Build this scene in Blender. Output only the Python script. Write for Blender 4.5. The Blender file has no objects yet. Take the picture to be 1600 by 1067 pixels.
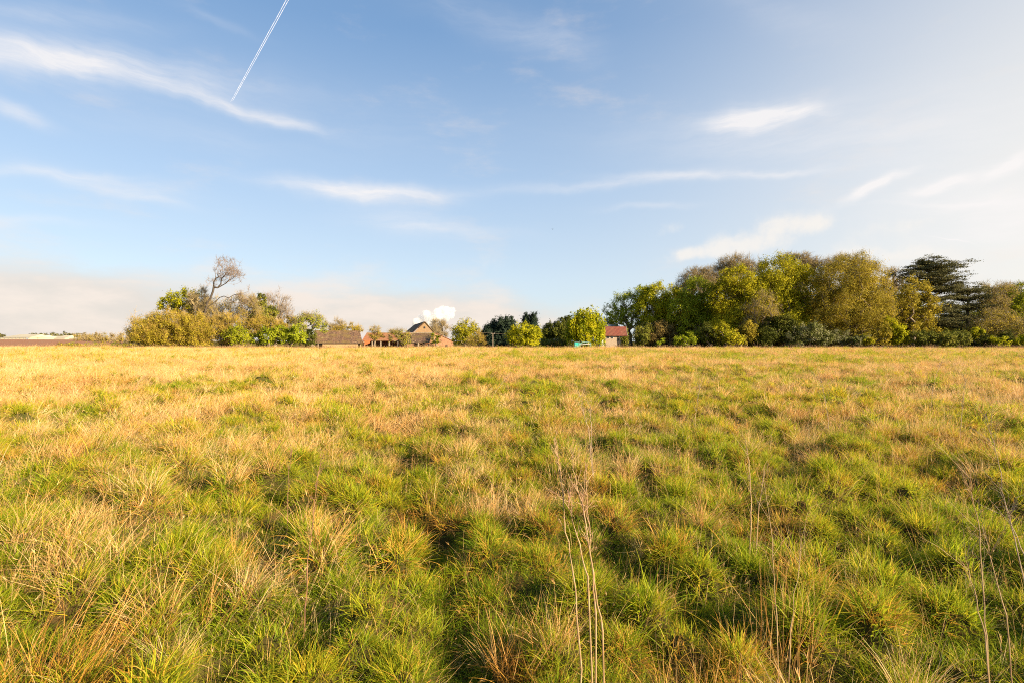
import bpy, math, random
import numpy as np
from mathutils import Vector

sc = bpy.context.scene
COL = sc.collection
R = math.radians
rng = np.random.default_rng(11)

# ------------------------------------------------------------------ camera
CAM_H = 1.6
cam_d = bpy.data.cameras.new("camera")
cam_d.sensor_width = 36.0
cam_d.lens = 18.0
cam_d.clip_start = 0.05
cam_d.clip_end = 60000
cam = bpy.data.objects.new("camera", cam_d)
COL.objects.link(cam)
cam.location = (0, 0, CAM_H)
cam.rotation_euler = (R(90), 0, 0)
sc.camera = cam

# ------------------------------------------------------------------ light
SUN_AZ, SUN_EL = R(121), R(20.5)          # azimuth clockwise from the view direction (+Y)
sv = Vector((math.sin(SUN_AZ) * math.cos(SUN_EL), math.cos(SUN_AZ) * math.cos(SUN_EL), math.sin(SUN_EL)))
sd = bpy.data.lights.new("sun", 'SUN')
sd.energy = 5.0
sd.angle = R(0.5)
sd.color = (1.0, 0.81, 0.56)
so = bpy.data.objects.new("sun", sd)
COL.objects.link(so)
so.rotation_euler = sv.to_track_quat('Z', 'Y').to_euler()

sc.view_settings.view_transform = 'Standard'
sc.view_settings.look = 'None'
sc.view_settings.exposure = 1.52
sc.view_settings.gamma = 1.0
sc.render.engine = 'CYCLES'
cy = sc.cycles
cy.max_bounces = 10
cy.diffuse_bounces = 3
cy.glossy_bounces = 1
cy.transmission_bounces = 2
cy.transparent_max_bounces = 8
cy.volume_bounces = 10
cy.use_denoising = False
cy.filter_width = 1.05

# ------------------------------------------------------------------ node helpers
def nd(nt, typ, **kw):
    n = nt.nodes.new(typ)
    for k, v in kw.items():
        if k in ('ins',):
            for i, x in v.items():
                if hasattr(x, 'is_output'):
                    nt.links.new(x, n.inputs[i])
                else:
                    n.inputs[i].default_value = x
        else:
            setattr(n, k, v)
    return n

def mth(nt, op, a, b=0.0, c=0.0, clamp=False):
    n = nd(nt, 'ShaderNodeMath', operation=op, use_clamp=clamp, ins={0: a, 1: b, 2: c})
    return n.outputs[0]

def mixc(nt, f, a, b, mode='MIX'):
    n = nt.nodes.new('ShaderNodeMix'); n.data_type = 'RGBA'; n.blend_type = mode
    for i, x in ((0, f), (6, a), (7, b)):
        if hasattr(x, 'is_output'): nt.links.new(x, n.inputs[i])
        else: n.inputs[i].default_value = x if i == 0 else (tuple(x) + (1,))[:4]
    return n.outputs[2]

def sstep(nt, x, a, b):
    n = nd(nt, 'ShaderNodeMapRange', interpolation_type='SMOOTHSTEP', ins={0: x, 1: a, 2: b, 3: 0.0, 4: 1.0})
    return n.outputs[0]

# ------------------------------------------------------------------ sky
W = bpy.data.worlds.new("World")
sc.world = W
W.use_nodes = True
nt = W.node_tree
nt.nodes.clear()
sky = nd(nt, 'ShaderNodeTexSky', sky_type='NISHITA')
sky.sun_disc = False
sky.sun_elevation = SUN_EL
sky.sun_rotation = SUN_AZ
sky.altitude = 50
sky.air_density = 1.0
sky.dust_density = 0.7
sky.ozone_density = 1.6
tc = nd(nt, 'ShaderNodeTexCoord')
vec = tc.outputs['Generated']
sep = nd(nt, 'ShaderNodeSeparateXYZ', ins={0: vec})
X, Y, Z = sep.outputs
az = mth(nt, 'ARCTAN2', X, Y)
el = mth(nt, 'ARCSINE', Z)
comb = nd(nt, 'ShaderNodeCombineXYZ', ins={0: az, 1: el, 2: 0.0}).outputs[0]
# wispy domain warp and streak noise
wn = nd(nt, 'ShaderNodeTexNoise', noise_dimensions='2D', ins={'Vector': comb, 'Scale': 5.0, 'Detail': 4.0, 'Roughness': 0.55})
wsub = nd(nt, 'ShaderNodeVectorMath', operation='SUBTRACT', ins={0: wn.outputs['Color'], 1: (0.5, 0.5, 0.5)})
wsc = nd(nt, 'ShaderNodeVectorMath', operation='MULTIPLY', ins={0: wsub.outputs[0], 1: (0.10, 0.05, 0)})
wadd = nd(nt, 'ShaderNodeVectorMath', operation='ADD', ins={0: comb, 1: wsc.outputs[0]}).outputs[0]

def px2ae(px, py):
    x = (px - 800) / 800.0; z = (533.5 - py) / 800.0
    a = math.atan(x); e = math.atan(z * math.cos(a))
    return a, e

def blob(px, py, hl, ht, ang, wt, pw=1.0, src=None):
    """an elongated soft patch of cloud; ang in degrees, + = rising to the right"""
    a, e = px2ae(px, py)
    dx = math.cos(R(ang)) * 20; dy = -math.sin(R(ang)) * 20
    a2, e2 = px2ae(px + dx, py + dy)
    k = math.hypot(a2 - a, e2 - e) / 20
    th = math.atan2(e2 - e, a2 - a)
    mp = nd(nt, 'ShaderNodeMapping', vector_type='TEXTURE',
            ins={0: src or wadd, 1: (a, e, 0), 2: (0, 0, th), 3: (hl * k, ht * k, 1)})
    dt = nd(nt, 'ShaderNodeVectorMath', operation='DOT_PRODUCT', ins={0: mp.outputs[0], 1: mp.outputs[0]}).outputs['Value']
    g = mth(nt, 'POWER', 2.71828, mth(nt, 'MULTIPLY', dt, -1.0))
    return mth(nt, 'MULTIPLY', g, wt)

CIRRUS = [
    (40, 92, 230, 36, -7, .65), (220, 118, 200, 30, -9, .42), (345, 162, 130, 11, -15, .5), (430, 185, 90, 10, -18, .3),
    (20, 180, 60, 15, -16, .55), (90, 28, 150, 20, -8, .25), (340, 35, 60, 8, -25, .12),
    (60, 268, 120, 10, -4, .35), (170, 285, 110, 16, -10, .35), (235, 312, 60, 9, -14, .35), (20, 345, 150, 12, -3, .25),
    (520, 297, 110, 11, -6, .5), (590, 308, 90, 14, -3, .55), (650, 308, 70, 10, 3, .25), (640, 353, 75, 18, -4, .35), (700, 362, 110, 9, -3, .2),
    (1190, 184, 72, 24, 6, 1.3), (1260, 178, 60, 12, -8, .3), (1225, 230, 140, 16, 2, .16),
    (950, 289, 190, 8, 5, .4), (1130, 275, 150, 7, 2, .5), (1240, 271, 60, 6, 2, .3), (1005, 328, 70, 5, 0, .3),
    (860, 65, 60, 24, -25, .2), (740, 20, 140, 22, -18, .16), (1200, 20, 120, 26, -15, .13),
    (1362, 299, 38, 9, 33, 1.6), (1455, 291, 50, 11, 22, 1.6), (1400, 275, 40, 8, 25, .3), (1585, 245, 60, 14, 28, 1.3),
    (1470, 375, 34, 1.5, -9, .5), (1500, 318, 110, 5, 4, .35),
    (1340, 210, 260, 60, 4, .14), (1500, 200, 180, 110, 5, .18),
    (300, 215, 160, 24, -10, .12), (1060, 212, 170, 40, 0, .10), (560, 190, 260, 50, -6, .08),
    (1530, 330, 190, 75, 4, .42), (1600, 350, 130, 60, 0, .4)]
tot = None
for c in CIRRUS:
    b = blob(*c)
    tot = b if tot is None else mth(nt, 'ADD', tot, b)
smp = nd(nt, 'ShaderNodeMapping', ins={0: wadd, 2: (0, 0, R(-6)), 3: (3.5, 24.0, 1)})
sn = nd(nt, 'ShaderNodeTexNoise', noise_dimensions='2D', ins={'Vector': smp.outputs[0], 'Scale': 1.4, 'Detail': 8.0, 'Roughness': 0.66})
smod = nd(nt, 'ShaderNodeMapRange', ins={0: sn.outputs['Fac'], 1: 0.3, 2: 0.72, 3: 0.45, 4: 1.3}).outputs[0]
cir = mth(nt, 'MULTIPLY', tot, smod, clamp=True)
# puffier low clouds
PUFF = [(1205, 370, 80, 24, 12, .9), (1275, 355, 50, 18, 8, .9), (1150, 392, 80, 16, 8, .8), (1420, 350, 70, 16, 14, .6), (1380, 400, 90, 20, 6, .6), (1560, 300, 50, 20, 20, .6), (1042, 366, 28, 12, 8, .5),
        (1065, 405, 26, 12, 10, .5), (1110, 400, 60, 14, 0, .4), (1500, 420, 200, 40, 0, .5), (1330, 395, 120, 25, 5, .35),
        (762, 412, 30, 10, 0, .45), (775, 432, 18, 16, 20, .3)]
fn = nd(nt, 'ShaderNodeTexNoise', noise_dimensions='2D', ins={'Vector': comb, 'Scale': 20.0, 'Detail': 7.0, 'Roughness': 0.6})
tp = None
for c in PUFF:
    b = blob(*c)
    tp = b if tp is None else mth(nt, 'ADD', tp, b)
puf = mth(nt, 'ADD', tp, mth(nt, 'MULTIPLY', mth(nt, 'SUBTRACT', fn.outputs['Fac'], 0.5), 2.4))
puf = mth(nt, 'MULTIPLY', sstep(nt, puf, 0.1, 1.5), mth(nt, 'MULTIPLY', tp, 1.3, clamp=True))
# low stratus bank along the horizon, higher on the left
bmp = nd(nt, 'ShaderNodeMapping', ins={0: comb, 3: (1.6, 5.0, 1)})
bn = nd(nt, 'ShaderNodeTexNoise', noise_dimensions='2D', ins={'Vector': bmp.outputs[0], 'Scale': 2.6, 'Detail': 8.0, 'Roughness': 0.62})
BANK = [(-60, 480, 360, 125, 0, 1.25), (200, 510, 280, 95, 0, .95), (480, 505, 240, 66, 0, .85), (690, 500, 180, 58, 0, 1.0),
        (830, 510, 80, 34, 0, .6), (1500, 470, 260, 60, 0, .55)]
tb = None
for c in BANK:
    b = blob(*c, src=comb)
    tb = b if tb is None else mth(nt, 'ADD', tb, b)
bk = mth(nt, 'ADD', tb, mth(nt, 'MULTIPLY', mth(nt, 'SUBTRACT', bn.outputs['Fac'], 0.5), 1.9))
bank = mth(nt, 'MULTIPLY', sstep(nt, bk, 0.05, 1.35), 0.85)
# milky glow of thin cloud round the sun's side
sdir = nd(nt, 'ShaderNodeVectorMath', operation='DOT_PRODUCT', ins={0: vec, 1: (math.sin(R(60)) * math.cos(R(7)), math.cos(R(60)) * math.cos(R(7)), math.sin(R(7)))}).outputs['Value']
veil = mth(nt, 'MULTIPLY', mth(nt, 'POWER', mth(nt, 'MAXIMUM', sdir, 0.0), 6.0), 0.95)
hz = mth(nt, 'MULTIPLY', mth(nt, 'POWER', 2.71828, mth(nt, 'MULTIPLY', mth(nt, 'ABSOLUTE', el), -3.0)), 0.92)

SKY_S = 0.10
skyc = nd(nt, 'ShaderNodeVectorMath', operation='SCALE', ins={0: sky.outputs[0], 'Scale': SKY_S}).outputs[0]
ramp = nt.nodes.new('ShaderNodeValToRGB')
nt.links.new(mth(nt, 'ABSOLUTE', el), ramp.inputs[0])
for k_, (p_, c_) in enumerate([(0.0, (.285, .322, .355)), (.12, (.262, .312, .362)), (.28, (.195, .262, .350)), (.54, (.088, .160, .275)), (1.0, (.045, .095, .19))]):
    if k_ > 1: ramp.color_ramp.elements.new(p_)
    e_ = ramp.color_ramp.elements[min(k_, len(ramp.color_ramp.elements) - 1)]
    e_.position = p_; e_.color = c_ + (1,)
c0 = mixc(nt, 0.80, skyc, ramp.outputs[0])
c1 = mixc(nt, mth(nt, 'MINIMUM', veil, 0.92), c0, (0.415, 0.395, 0.362))
bcol = mixc(nt, sstep(nt, bn.outputs['Fac'], 0.35, 0.65), (0.345, 0.31, 0.278), (0.41, 0.352, 0.308))
c2 = mixc(nt, bank, c1, bcol)
c3 = mixc(nt, mth(nt, 'MULTIPLY', puf, 0.72, clamp=True), c2, (0.43, 0.40, 0.365))
c4 = mixc(nt, mth(nt, 'MULTIPLY', cir, 0.85), c3, (0.415, 0.40, 0.395))
bg = nd(nt, 'ShaderNodeBackground', ins={0: c4, 1: 0.82})
wo = nd(nt, 'ShaderNodeOutputWorld', ins={0: bg.outputs[0]})

# ------------------------------------------------------------------ object helpers
def link(o, parent=None):
    COL.objects.link(o)
    if parent is not None: o.parent = parent
    return o

def tag(o, label=None, cat=None, group=None, kind=None):
    if label: o['label'] = label
    if cat: o['category'] = cat
    if group: o['group'] = group
    if kind: o['kind'] = kind
    return o

def empty(name, loc, rz=0.0):
    o = bpy.data.objects.new(name, None)
    o.empty_display_size = 0.3
    COL.objects.link(o)
    o.location = loc
    o.rotation_euler = (0, 0, rz)
    return o

def npmesh(name, v, quads, mat=None, attrs=None, tris=None, smooth=False):
    """mesh from numpy arrays; attrs: {name: (domain, float array)}"""
    me = bpy.data.meshes.new(name)
    v = np.asarray(v, dtype=np.float32)
    nq = 0 if quads is None else len(quads)
    ntr = 0 if tris is None else len(tris)
    me.vertices.add(len(v)); me.vertices.foreach_set('co', v.ravel())
    me.loops.add(nq * 4 + ntr * 3); me.polygons.add(nq + ntr)
    li = []
    st = []
    if nq:
        li.append(np.asarray(quads, dtype=np.int32).ravel()); st.append(np.arange(nq) * 4)
    if ntr:
        li.append(np.asarray(tris, dtype=np.int32).ravel()); st.append(nq * 4 + np.arange(ntr) * 3)
    me.loops.foreach_set('vertex_index', np.concatenate(li).astype(np.int32))
    me.polygons.foreach_set('loop_start', np.concatenate(st).astype(np.int32))
    if smooth: me.polygons.foreach_set('use_smooth', np.ones(nq + ntr, dtype=bool))
    if attrs:
        for k, (dom, arr) in attrs.items():
            arr = np.asarray(arr, dtype=np.float32)
            if arr.ndim == 1:
                a = me.attributes.new(k, 'FLOAT', dom); a.data.foreach_set('value', arr)
            else:
                a = me.attributes.new(k, 'FLOAT_VECTOR', dom); a.data.foreach_set('vector', arr.ravel())
    if mat: me.materials.append(mat)
    me.update(calc_edges=True)
    return me

def obj(name, me, parent=None):
    return link(bpy.data.objects.new(name, me), parent)

class MB:
    """collects boxes, prisms and tubes into one mesh"""
    def __init__(s): s.v = []; s.f = []
    def add(s, v, f):
        b = len(s.v); s.v += [tuple(p) for p in v]; s.f += [tuple(i + b for i in q) for q in f]; return s
    def box(s, c, d, rz=0.0):
        x, y, z = [k / 2 for k in d]
        cs, sn_ = math.cos(rz), math.sin(rz)
        P = [(i * x, j * y, k * z) for k in (-1, 1) for j in (-1, 1) for i in (-1, 1)]
        P = [(c[0] + a * cs - b * sn_, c[1] + a * sn_ + b * cs, c[2] + e) for a, b, e in P]
        return s.add(P, [(0, 2, 3, 1), (4, 5, 7, 6), (0, 1, 5, 4), (2, 6, 7, 3), (0, 4, 6, 2), (1, 3, 7, 5)])
    def slab(s, quad, t):
        """quad of four corners given a thickness along its normal"""
        q = [Vector(p) for p in quad]
        n = (q[1] - q[0]).cross(q[3] - q[0]).normalized() * t
        P = q + [p - n for p in q]
        return s.add(P, [(0, 1, 2, 3), (7, 6, 5, 4), (0, 4, 5, 1), (1, 5, 6, 2), (2, 6, 7, 3), (3, 7, 4, 0)])
    def prism(s, pts, ext):
        """polygon pts extruded by vector ext"""
        n = len(pts); e = Vector(ext)
        P = [Vector(p) for p in pts]; P = P + [p + e for p in P]
        F = [tuple(range(n)), tuple(range(2 * n - 1, n - 1, -1))] + [(i, i + n, (i + 1) % n + n, (i + 1) % n) for i in range(n)]
        return s.add(P, F)
    def tube(s, pts, rad, n=6):
        P = [Vector(p) for p in pts]; V = []; F = []
        for i, p in enumerate(P):
            d = (P[min(i + 1, len(P) - 1)] - P[max(i - 1, 0)]).normalized()
            a = d.cross(Vector((0, 1, 0.13))).normalized(); b = d.cross(a)
            r = rad[i] if hasattr(rad, '__len__') else rad
            V += [p + (a * math.cos(2 * math.pi * k / n) + b * math.sin(2 * math.pi * k / n)) * r for k in range(n)]
        for i in range(len(P) - 1):
            for k in range(n):
                F.append((i * n + k, i * n + (k + 1) % n, (i + 1) * n + (k + 1) % n, (i + 1) * n + k))
        F.append(tuple(range(n - 1, -1, -1))); F.append(tuple((len(P) - 1) * n + k for k in range(n)))
        return s.add(V, F)
    def build(s, name, mat, parent=None):
        me = bpy.data.meshes.new(name)
        me.from_pydata([tuple(p) for p in s.v], [], s.f)
        me.materials.append(mat); me.update()
        return obj(name, me, parent)

# ------------------------------------------------------------------ noise + terrain
def _hash(ix, iy, seed):
    h = (ix.astype(np.int64) * 374761393 + iy.astype(np.int64) * 668265263 + seed * 974711) & 0x7fffffff
    h = ((h ^ (h >> 13)) * 1274126177) & 0x7fffffff
    return ((h ^ (h >> 16)) & 0xffff) / 65535.0

def vn(x, y, s, seed=0):
    """smooth value noise, feature size s, 0..1"""
    x = np.asarray(x, float) / s; y = np.asarray(y, float) / s
    ix = np.floor(x); iy = np.floor(y); fx = x - ix; fy = y - iy
    fx = fx * fx * (3 - 2 * fx); fy = fy * fy * (3 - 2 * fy)
    a = _hash(ix, iy, seed); b = _hash(ix + 1, iy, seed); c = _hash(ix, iy + 1, seed); d = _hash(ix + 1, iy + 1, seed)
    return (a * (1 - fx) + b * fx) * (1 - fy) + (c * (1 - fx) + d * fx) * fy

def smooth(a, b, x):
    t = np.clip((np.asarray(x, float) - a) / (b - a), 0, 1)
    return t * t * (3 - 2 * t)

MS = .38            # spacing of the grass mounds
def cell_c(ix, iy, s=MS, seed=301):
    return ((ix + .12 + .76 * _hash(ix, iy, seed)) * s, (iy + .12 + .76 * _hash(ix, iy, seed + 1)) * s,
            _hash(ix, iy, seed + 2), _hash(ix, iy, seed + 3))

def mounds(x, y, s=MS, seed=301, w0=.30, w1=.50):
    """0..1 height of the nearest rounded tussock mound"""
    ix = np.floor(x / s); iy = np.floor(y / s)
    m = np.zeros(x.shape)
    for a in (-1, 0, 1):
        for b in (-1, 0, 1):
            cx, cy, am, wd = cell_c(ix + a, iy + b, s, seed)
            w = s * (w0 + (w1 - w0) * wd)
            d2 = ((x - cx) ** 2 + (y - cy) ** 2) / (w * w)
            m = np.maximum(m, (.25 + .75 * am) * np.exp(-d2 ** 1.3))
    return m

TROUGHS = [  # worn hollows between the tussocks: polyline, width, depth
    ([(-3.6, 15), (-2.4, 10.5), (-1.75, 8.3), (-1.5, 6.6), (-1.2, 5.4), (-.75, 4.5), (-.42, 3.6), (-.15, 2.9), (-.05, 2.2)], .26, .17),
    ([(6.2, 11), (4.6, 8.0), (3.6, 6.6), (2.7, 5.9), (2.2, 5.2), (2.3, 4.4), (2.9, 3.7)], .30, .15),
    ([(-4.6, 5.9), (-3.4, 5.3), (-2.2, 5.0), (-1.6, 4.9)], .25, .10),
    ([(7.0, 8.2), (5.4, 7.0), (4.9, 5.8), (5.2, 4.8)], .3, .12),
    ([(-9, 14), (-6.5, 12), (-4.5, 11.6), (-2.6, 12.2)], .4, .12),
    ([(1.2, 14), (2.8, 11.2), (5.2, 10.2)], .4, .13),
    ([(-2.9, 3.1), (-2.1, 3.0), (-1.4, 3.3)], .2, .10)]

def gh(x, y):
    x = np.asarray(x, float); y = np.asarray(y, float)
    r = np.hypot(x, y)
    f = 1 - smooth(110, 160, r)
    h = (vn(x, y, 2.1, 1) - .5) * .20 + mounds(x, y) * .20 + mounds(x, y, 1.15, 351) * (.13 + .12 * smooth(5, 12, y)) - .14 + (vn(x, y, 2.9, 6) - .5) * .22 * smooth(6, 14, y) + (vn(x, y, 7.0, 4) - .5) * .22
    for pl, w, d in TROUGHS:
        dm = np.full(x.shape, 1e9)
        for (x0, y0), (x1, y1) in zip(pl[:-1], pl[1:]):
            dx, dy = x1 - x0, y1 - y0
            t = np.clip(((x - x0) * dx + (y - y0) * dy) / (dx * dx + dy * dy), 0, 1)
            dm = np.minimum(dm, np.hypot(x - x0 - t * dx, y - y0 - t * dy))
        h = h - d * np.exp(-(dm / w) ** 2)
    h = h * f + (vn(x, y, 38, 5) - .5) * .5 * smooth(35, 80, y)
    az_ = np.arctan2(x, np.maximum(y, 1e-3))
    left = smooth(-.56, -.66, az_) * (y > 0)
    h = h - 0.9 * smooth(98, 118, y) * (1 - left)
    h = h + left * (3.0 * smooth(120, 430, y))
    h = h + (1 - left) * 2.0 * smooth(200, 900, r)
    return h

def ghs(x, y): return float(gh(np.array([x]), np.array([y]))[0])

def at(px, py, Yd):
    return ((px - 800) / 800 * Yd, Yd, CAM_H + (533.5 - py) / 800 * Yd)

# ------------------------------------------------------------------ materials
def new_mat(name):
    m = bpy.data.materials.new(name); m.use_nodes = True
    t = m.node_tree; t.nodes.clear()
    out = t.nodes.new('ShaderNodeOutputMaterial')
    return m, t, out

def simple(name, c1, c2, scale=3.0, rough=.9, c3=None, bump=0.0, detail=5, metallic=0.0):
    m, t, out = new_mat(name)
    tcn = nd(t, 'ShaderNodeTexCoord')
    n = nd(t, 'ShaderNodeTexNoise', ins={'Vector': tcn.outputs['Object'], 'Scale': scale, 'Detail': float(detail), 'Roughness': .6})
    col = mixc(t, sstep(t, n.outputs['Fac'], .35, .65), c1, c2)
    if c3:
        n2 = nd(t, 'ShaderNodeTexNoise', ins={'Vector': tcn.outputs['Object'], 'Scale': scale * .37, 'Detail': 3.0})
        col = mixc(t, sstep(t, n2.outputs['Fac'], .52, .62), col, c3)
    b = nd(t, 'ShaderNodeBsdfPrincipled', ins={'Base Color': col, 'Roughness': rough, 'Metallic': metallic})
    if bump:
        bp = nd(t, 'ShaderNodeBump', ins={'Strength': bump, 'Distance': .05, 'Height': n.outputs['Fac']})
        t.links.new(bp.outputs[0], b.inputs['Normal'])
    t.links.new(b.outputs[0], out.inputs[0])
    return m

# ground sheet ------------------------------------------------------
m_ground, t, out = new_mat('field_soil')
g = nd(t, 'ShaderNodeNewGeometry')
n1 = nd(t, 'ShaderNodeTexNoise', ins={'Vector': g.outputs['Position'], 'Scale': 6.0, 'Detail': 8.0, 'Roughness': .7})
n2 = nd(t, 'ShaderNodeTexNoise', ins={'Vector': g.outputs['Position'], 'Scale': .35, 'Detail': 5.0})
c = mixc(t, sstep(t, n1.outputs['Fac'], .35, .65), (.030, .032, .010), (.075, .048, .018))
c = mixc(t, mth(t, 'MULTIPLY', sstep(t, n2.outputs['Fac'], .4, .65), .6), c, (.07, .075, .018))
b = nd(t, 'ShaderNodeBsdfDiffuse', ins={0: c, 1: 1.0})
t.links.new(b.outputs[0], out.inputs[0])

front = np.radians(np.linspace(-62, 62, 500))
back = np.radians(np.linspace(62, 298, 100))[1:-1]
angs = np.concatenate([front, back])
rad = [0.4]
while rad[-1] < 9000: rad.append(rad[-1] * 1.0175)
rad = np.array(rad)
A, RR = np.meshgrid(angs, rad)
gx = RR * np.sin(A); gy = RR * np.cos(A)
gz = gh(gx, gy)
nr, na = gx.shape
V = np.stack([gx.ravel(), gy.ravel(), gz.ravel()], 1)
i = np.arange(nr - 1)[:, None] * na; j = np.arange(na)[None, :]
j2 = (j + 1) % na
Q = np.stack([(i + j).ravel(), (i + j2).ravel(), (i + na + j2).ravel(), (i + na + j).ravel()], 1)
V = np.vstack([V, [[0, 0, ghs(0, 0)]]])
ct = len(V) - 1
T = np.stack([np.full(na, ct), (np.arange(na) + 1) % na, np.arange(na)], 1)
o = obj('ground', npmesh('ground', V, Q[:, ::-1], m_ground, tris=T, smooth=True))
tag(o, 'uneven earth of the rough meadow under the grass', 'ground', kind='structure')

# ploughed field and grass strips on the far left --------------------
def strip(name, mat, u0, u1, y0, y1, lift, label, cat, nu=60, nv=60):
    uu = np.linspace(u0, u1, nu); vv = np.geomspace(y0, y1, nv)
    U, VV = np.meshgrid(uu, vv)
    x = U * VV; y = VV
    z = gh(x, y) + lift + .35 * smooth(0, .2, (1 - abs((VV - y0) / (y1 - y0) * 2 - 1))) * 0
    v = np.stack([x.ravel(), y.ravel(), z.ravel()], 1)
    i = np.arange(nv - 1)[:, None] * nu; j = np.arange(nu - 1)[None, :]
    q = np.stack([(i + j).ravel(), (i + j + 1).ravel(), (i + nu + j + 1).ravel(), (i + nu + j).ravel()], 1)
    ob = obj(name, npmesh(name, v, q, mat, smooth=True))
    return tag(ob, label, cat, kind='structure')
m_plough = simple('ploughed_earth', (.23, .080, .020), (.31, .115, .032), .8, 1.0, c3=(.24, .13, .05), bump=.4)
m_strip = simple('pasture', (.10, .16, .02), (.16, .20, .03), .5, 1.0)
strip('ploughed_field', m_plough, -1.35, -.76, 150, 425, .10, 'reddish brown ploughed field beyond the meadow on the far left', 'field')
strip('pasture', m_strip, -1.35, -.60, 425.5, 490, .12, 'thin green verge beyond the ploughed field', 'pasture')
# ------------------------------------------------------------------ grass
def blade_mat(name, ramp, tint_amt=.42, transl=.45, patch=None):
    """ramp: colours picked per blade by 'r'; base of the blade shifts to a thatch colour"""
    m, t, out = new_mat(name)
    ar = nd(t, 'ShaderNodeAttribute', attribute_name='r').outputs['Fac']
    at_ = nd(t, 'ShaderNodeAttribute', attribute_name='t').outputs['Fac']
    ti = nd(t, 'ShaderNodeAttribute', attribute_type='INSTANCER', attribute_name='tint').outputs['Fac']
    v = mth(t, 'ADD', mth(t, 'MULTIPLY', ar, 1 - tint_amt), mth(t, 'MULTIPLY', ti, tint_amt), clamp=True)
    cr = t.nodes.new('ShaderNodeValToRGB')
    t.links.new(v, cr.inputs[0])
    el_ = cr.color_ramp.elements
    while len(el_) < len(ramp): el_.new(0.5)
    for k, (p, c) in enumerate(ramp):
        el_[k].position = p; el_[k].color = tuple(c) + (1,)
    col = cr.outputs[0]
    if patch:
        base, amt = patch
        col = mixc(t, mth(t, 'MULTIPLY', sstep(t, at_, .45, .0), amt), col, base)
    df = nd(t, 'ShaderNodeBsdfPrincipled', ins={'Base Color': col, 'Roughness': .55, 'Specular IOR Level': .15})
    tr = nd(t, 'ShaderNodeBsdfTranslucent', ins={0: col})
    mx = nd(t, 'ShaderNodeMixShader', ins={0: transl, 1: df.outputs[0], 2: tr.outputs[0]})
    t.links.new(mx.outputs[0], out.inputs[0])
    return m

m_green = blade_mat('green_blades', [(0, (.07, .125, .007)), (.25, (.19, .28, .010)), (.52, (.38, .42, .018)), (.76, (.62, .46, .03)), (1, (.72, .38, .05))],
                    .5, .5, ((.26, .20, .045), .35))
m_straw = blade_mat('straw_blades', [(0, (.42, .18, .03)), (.3, (.65, .355, .10)), (.65, (.79, .53, .225)), (1, (.88, .73, .44))],
                    .45, .35, ((.30, .17, .05), .3))
m_thatch = blade_mat('thatch_blades', [(0, (.22, .10, .02)), (.35, (.48, .24, .035)), (.7, (.66, .38, .06)), (1, (.68, .50, .14))],
                     .45, .35)
m_weed = blade_mat('weed_stalks', [(0, (.10, .055, .028)), (.5, (.26, .16, .08)), (1, (.48, .33, .18))], .5, .1)

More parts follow.
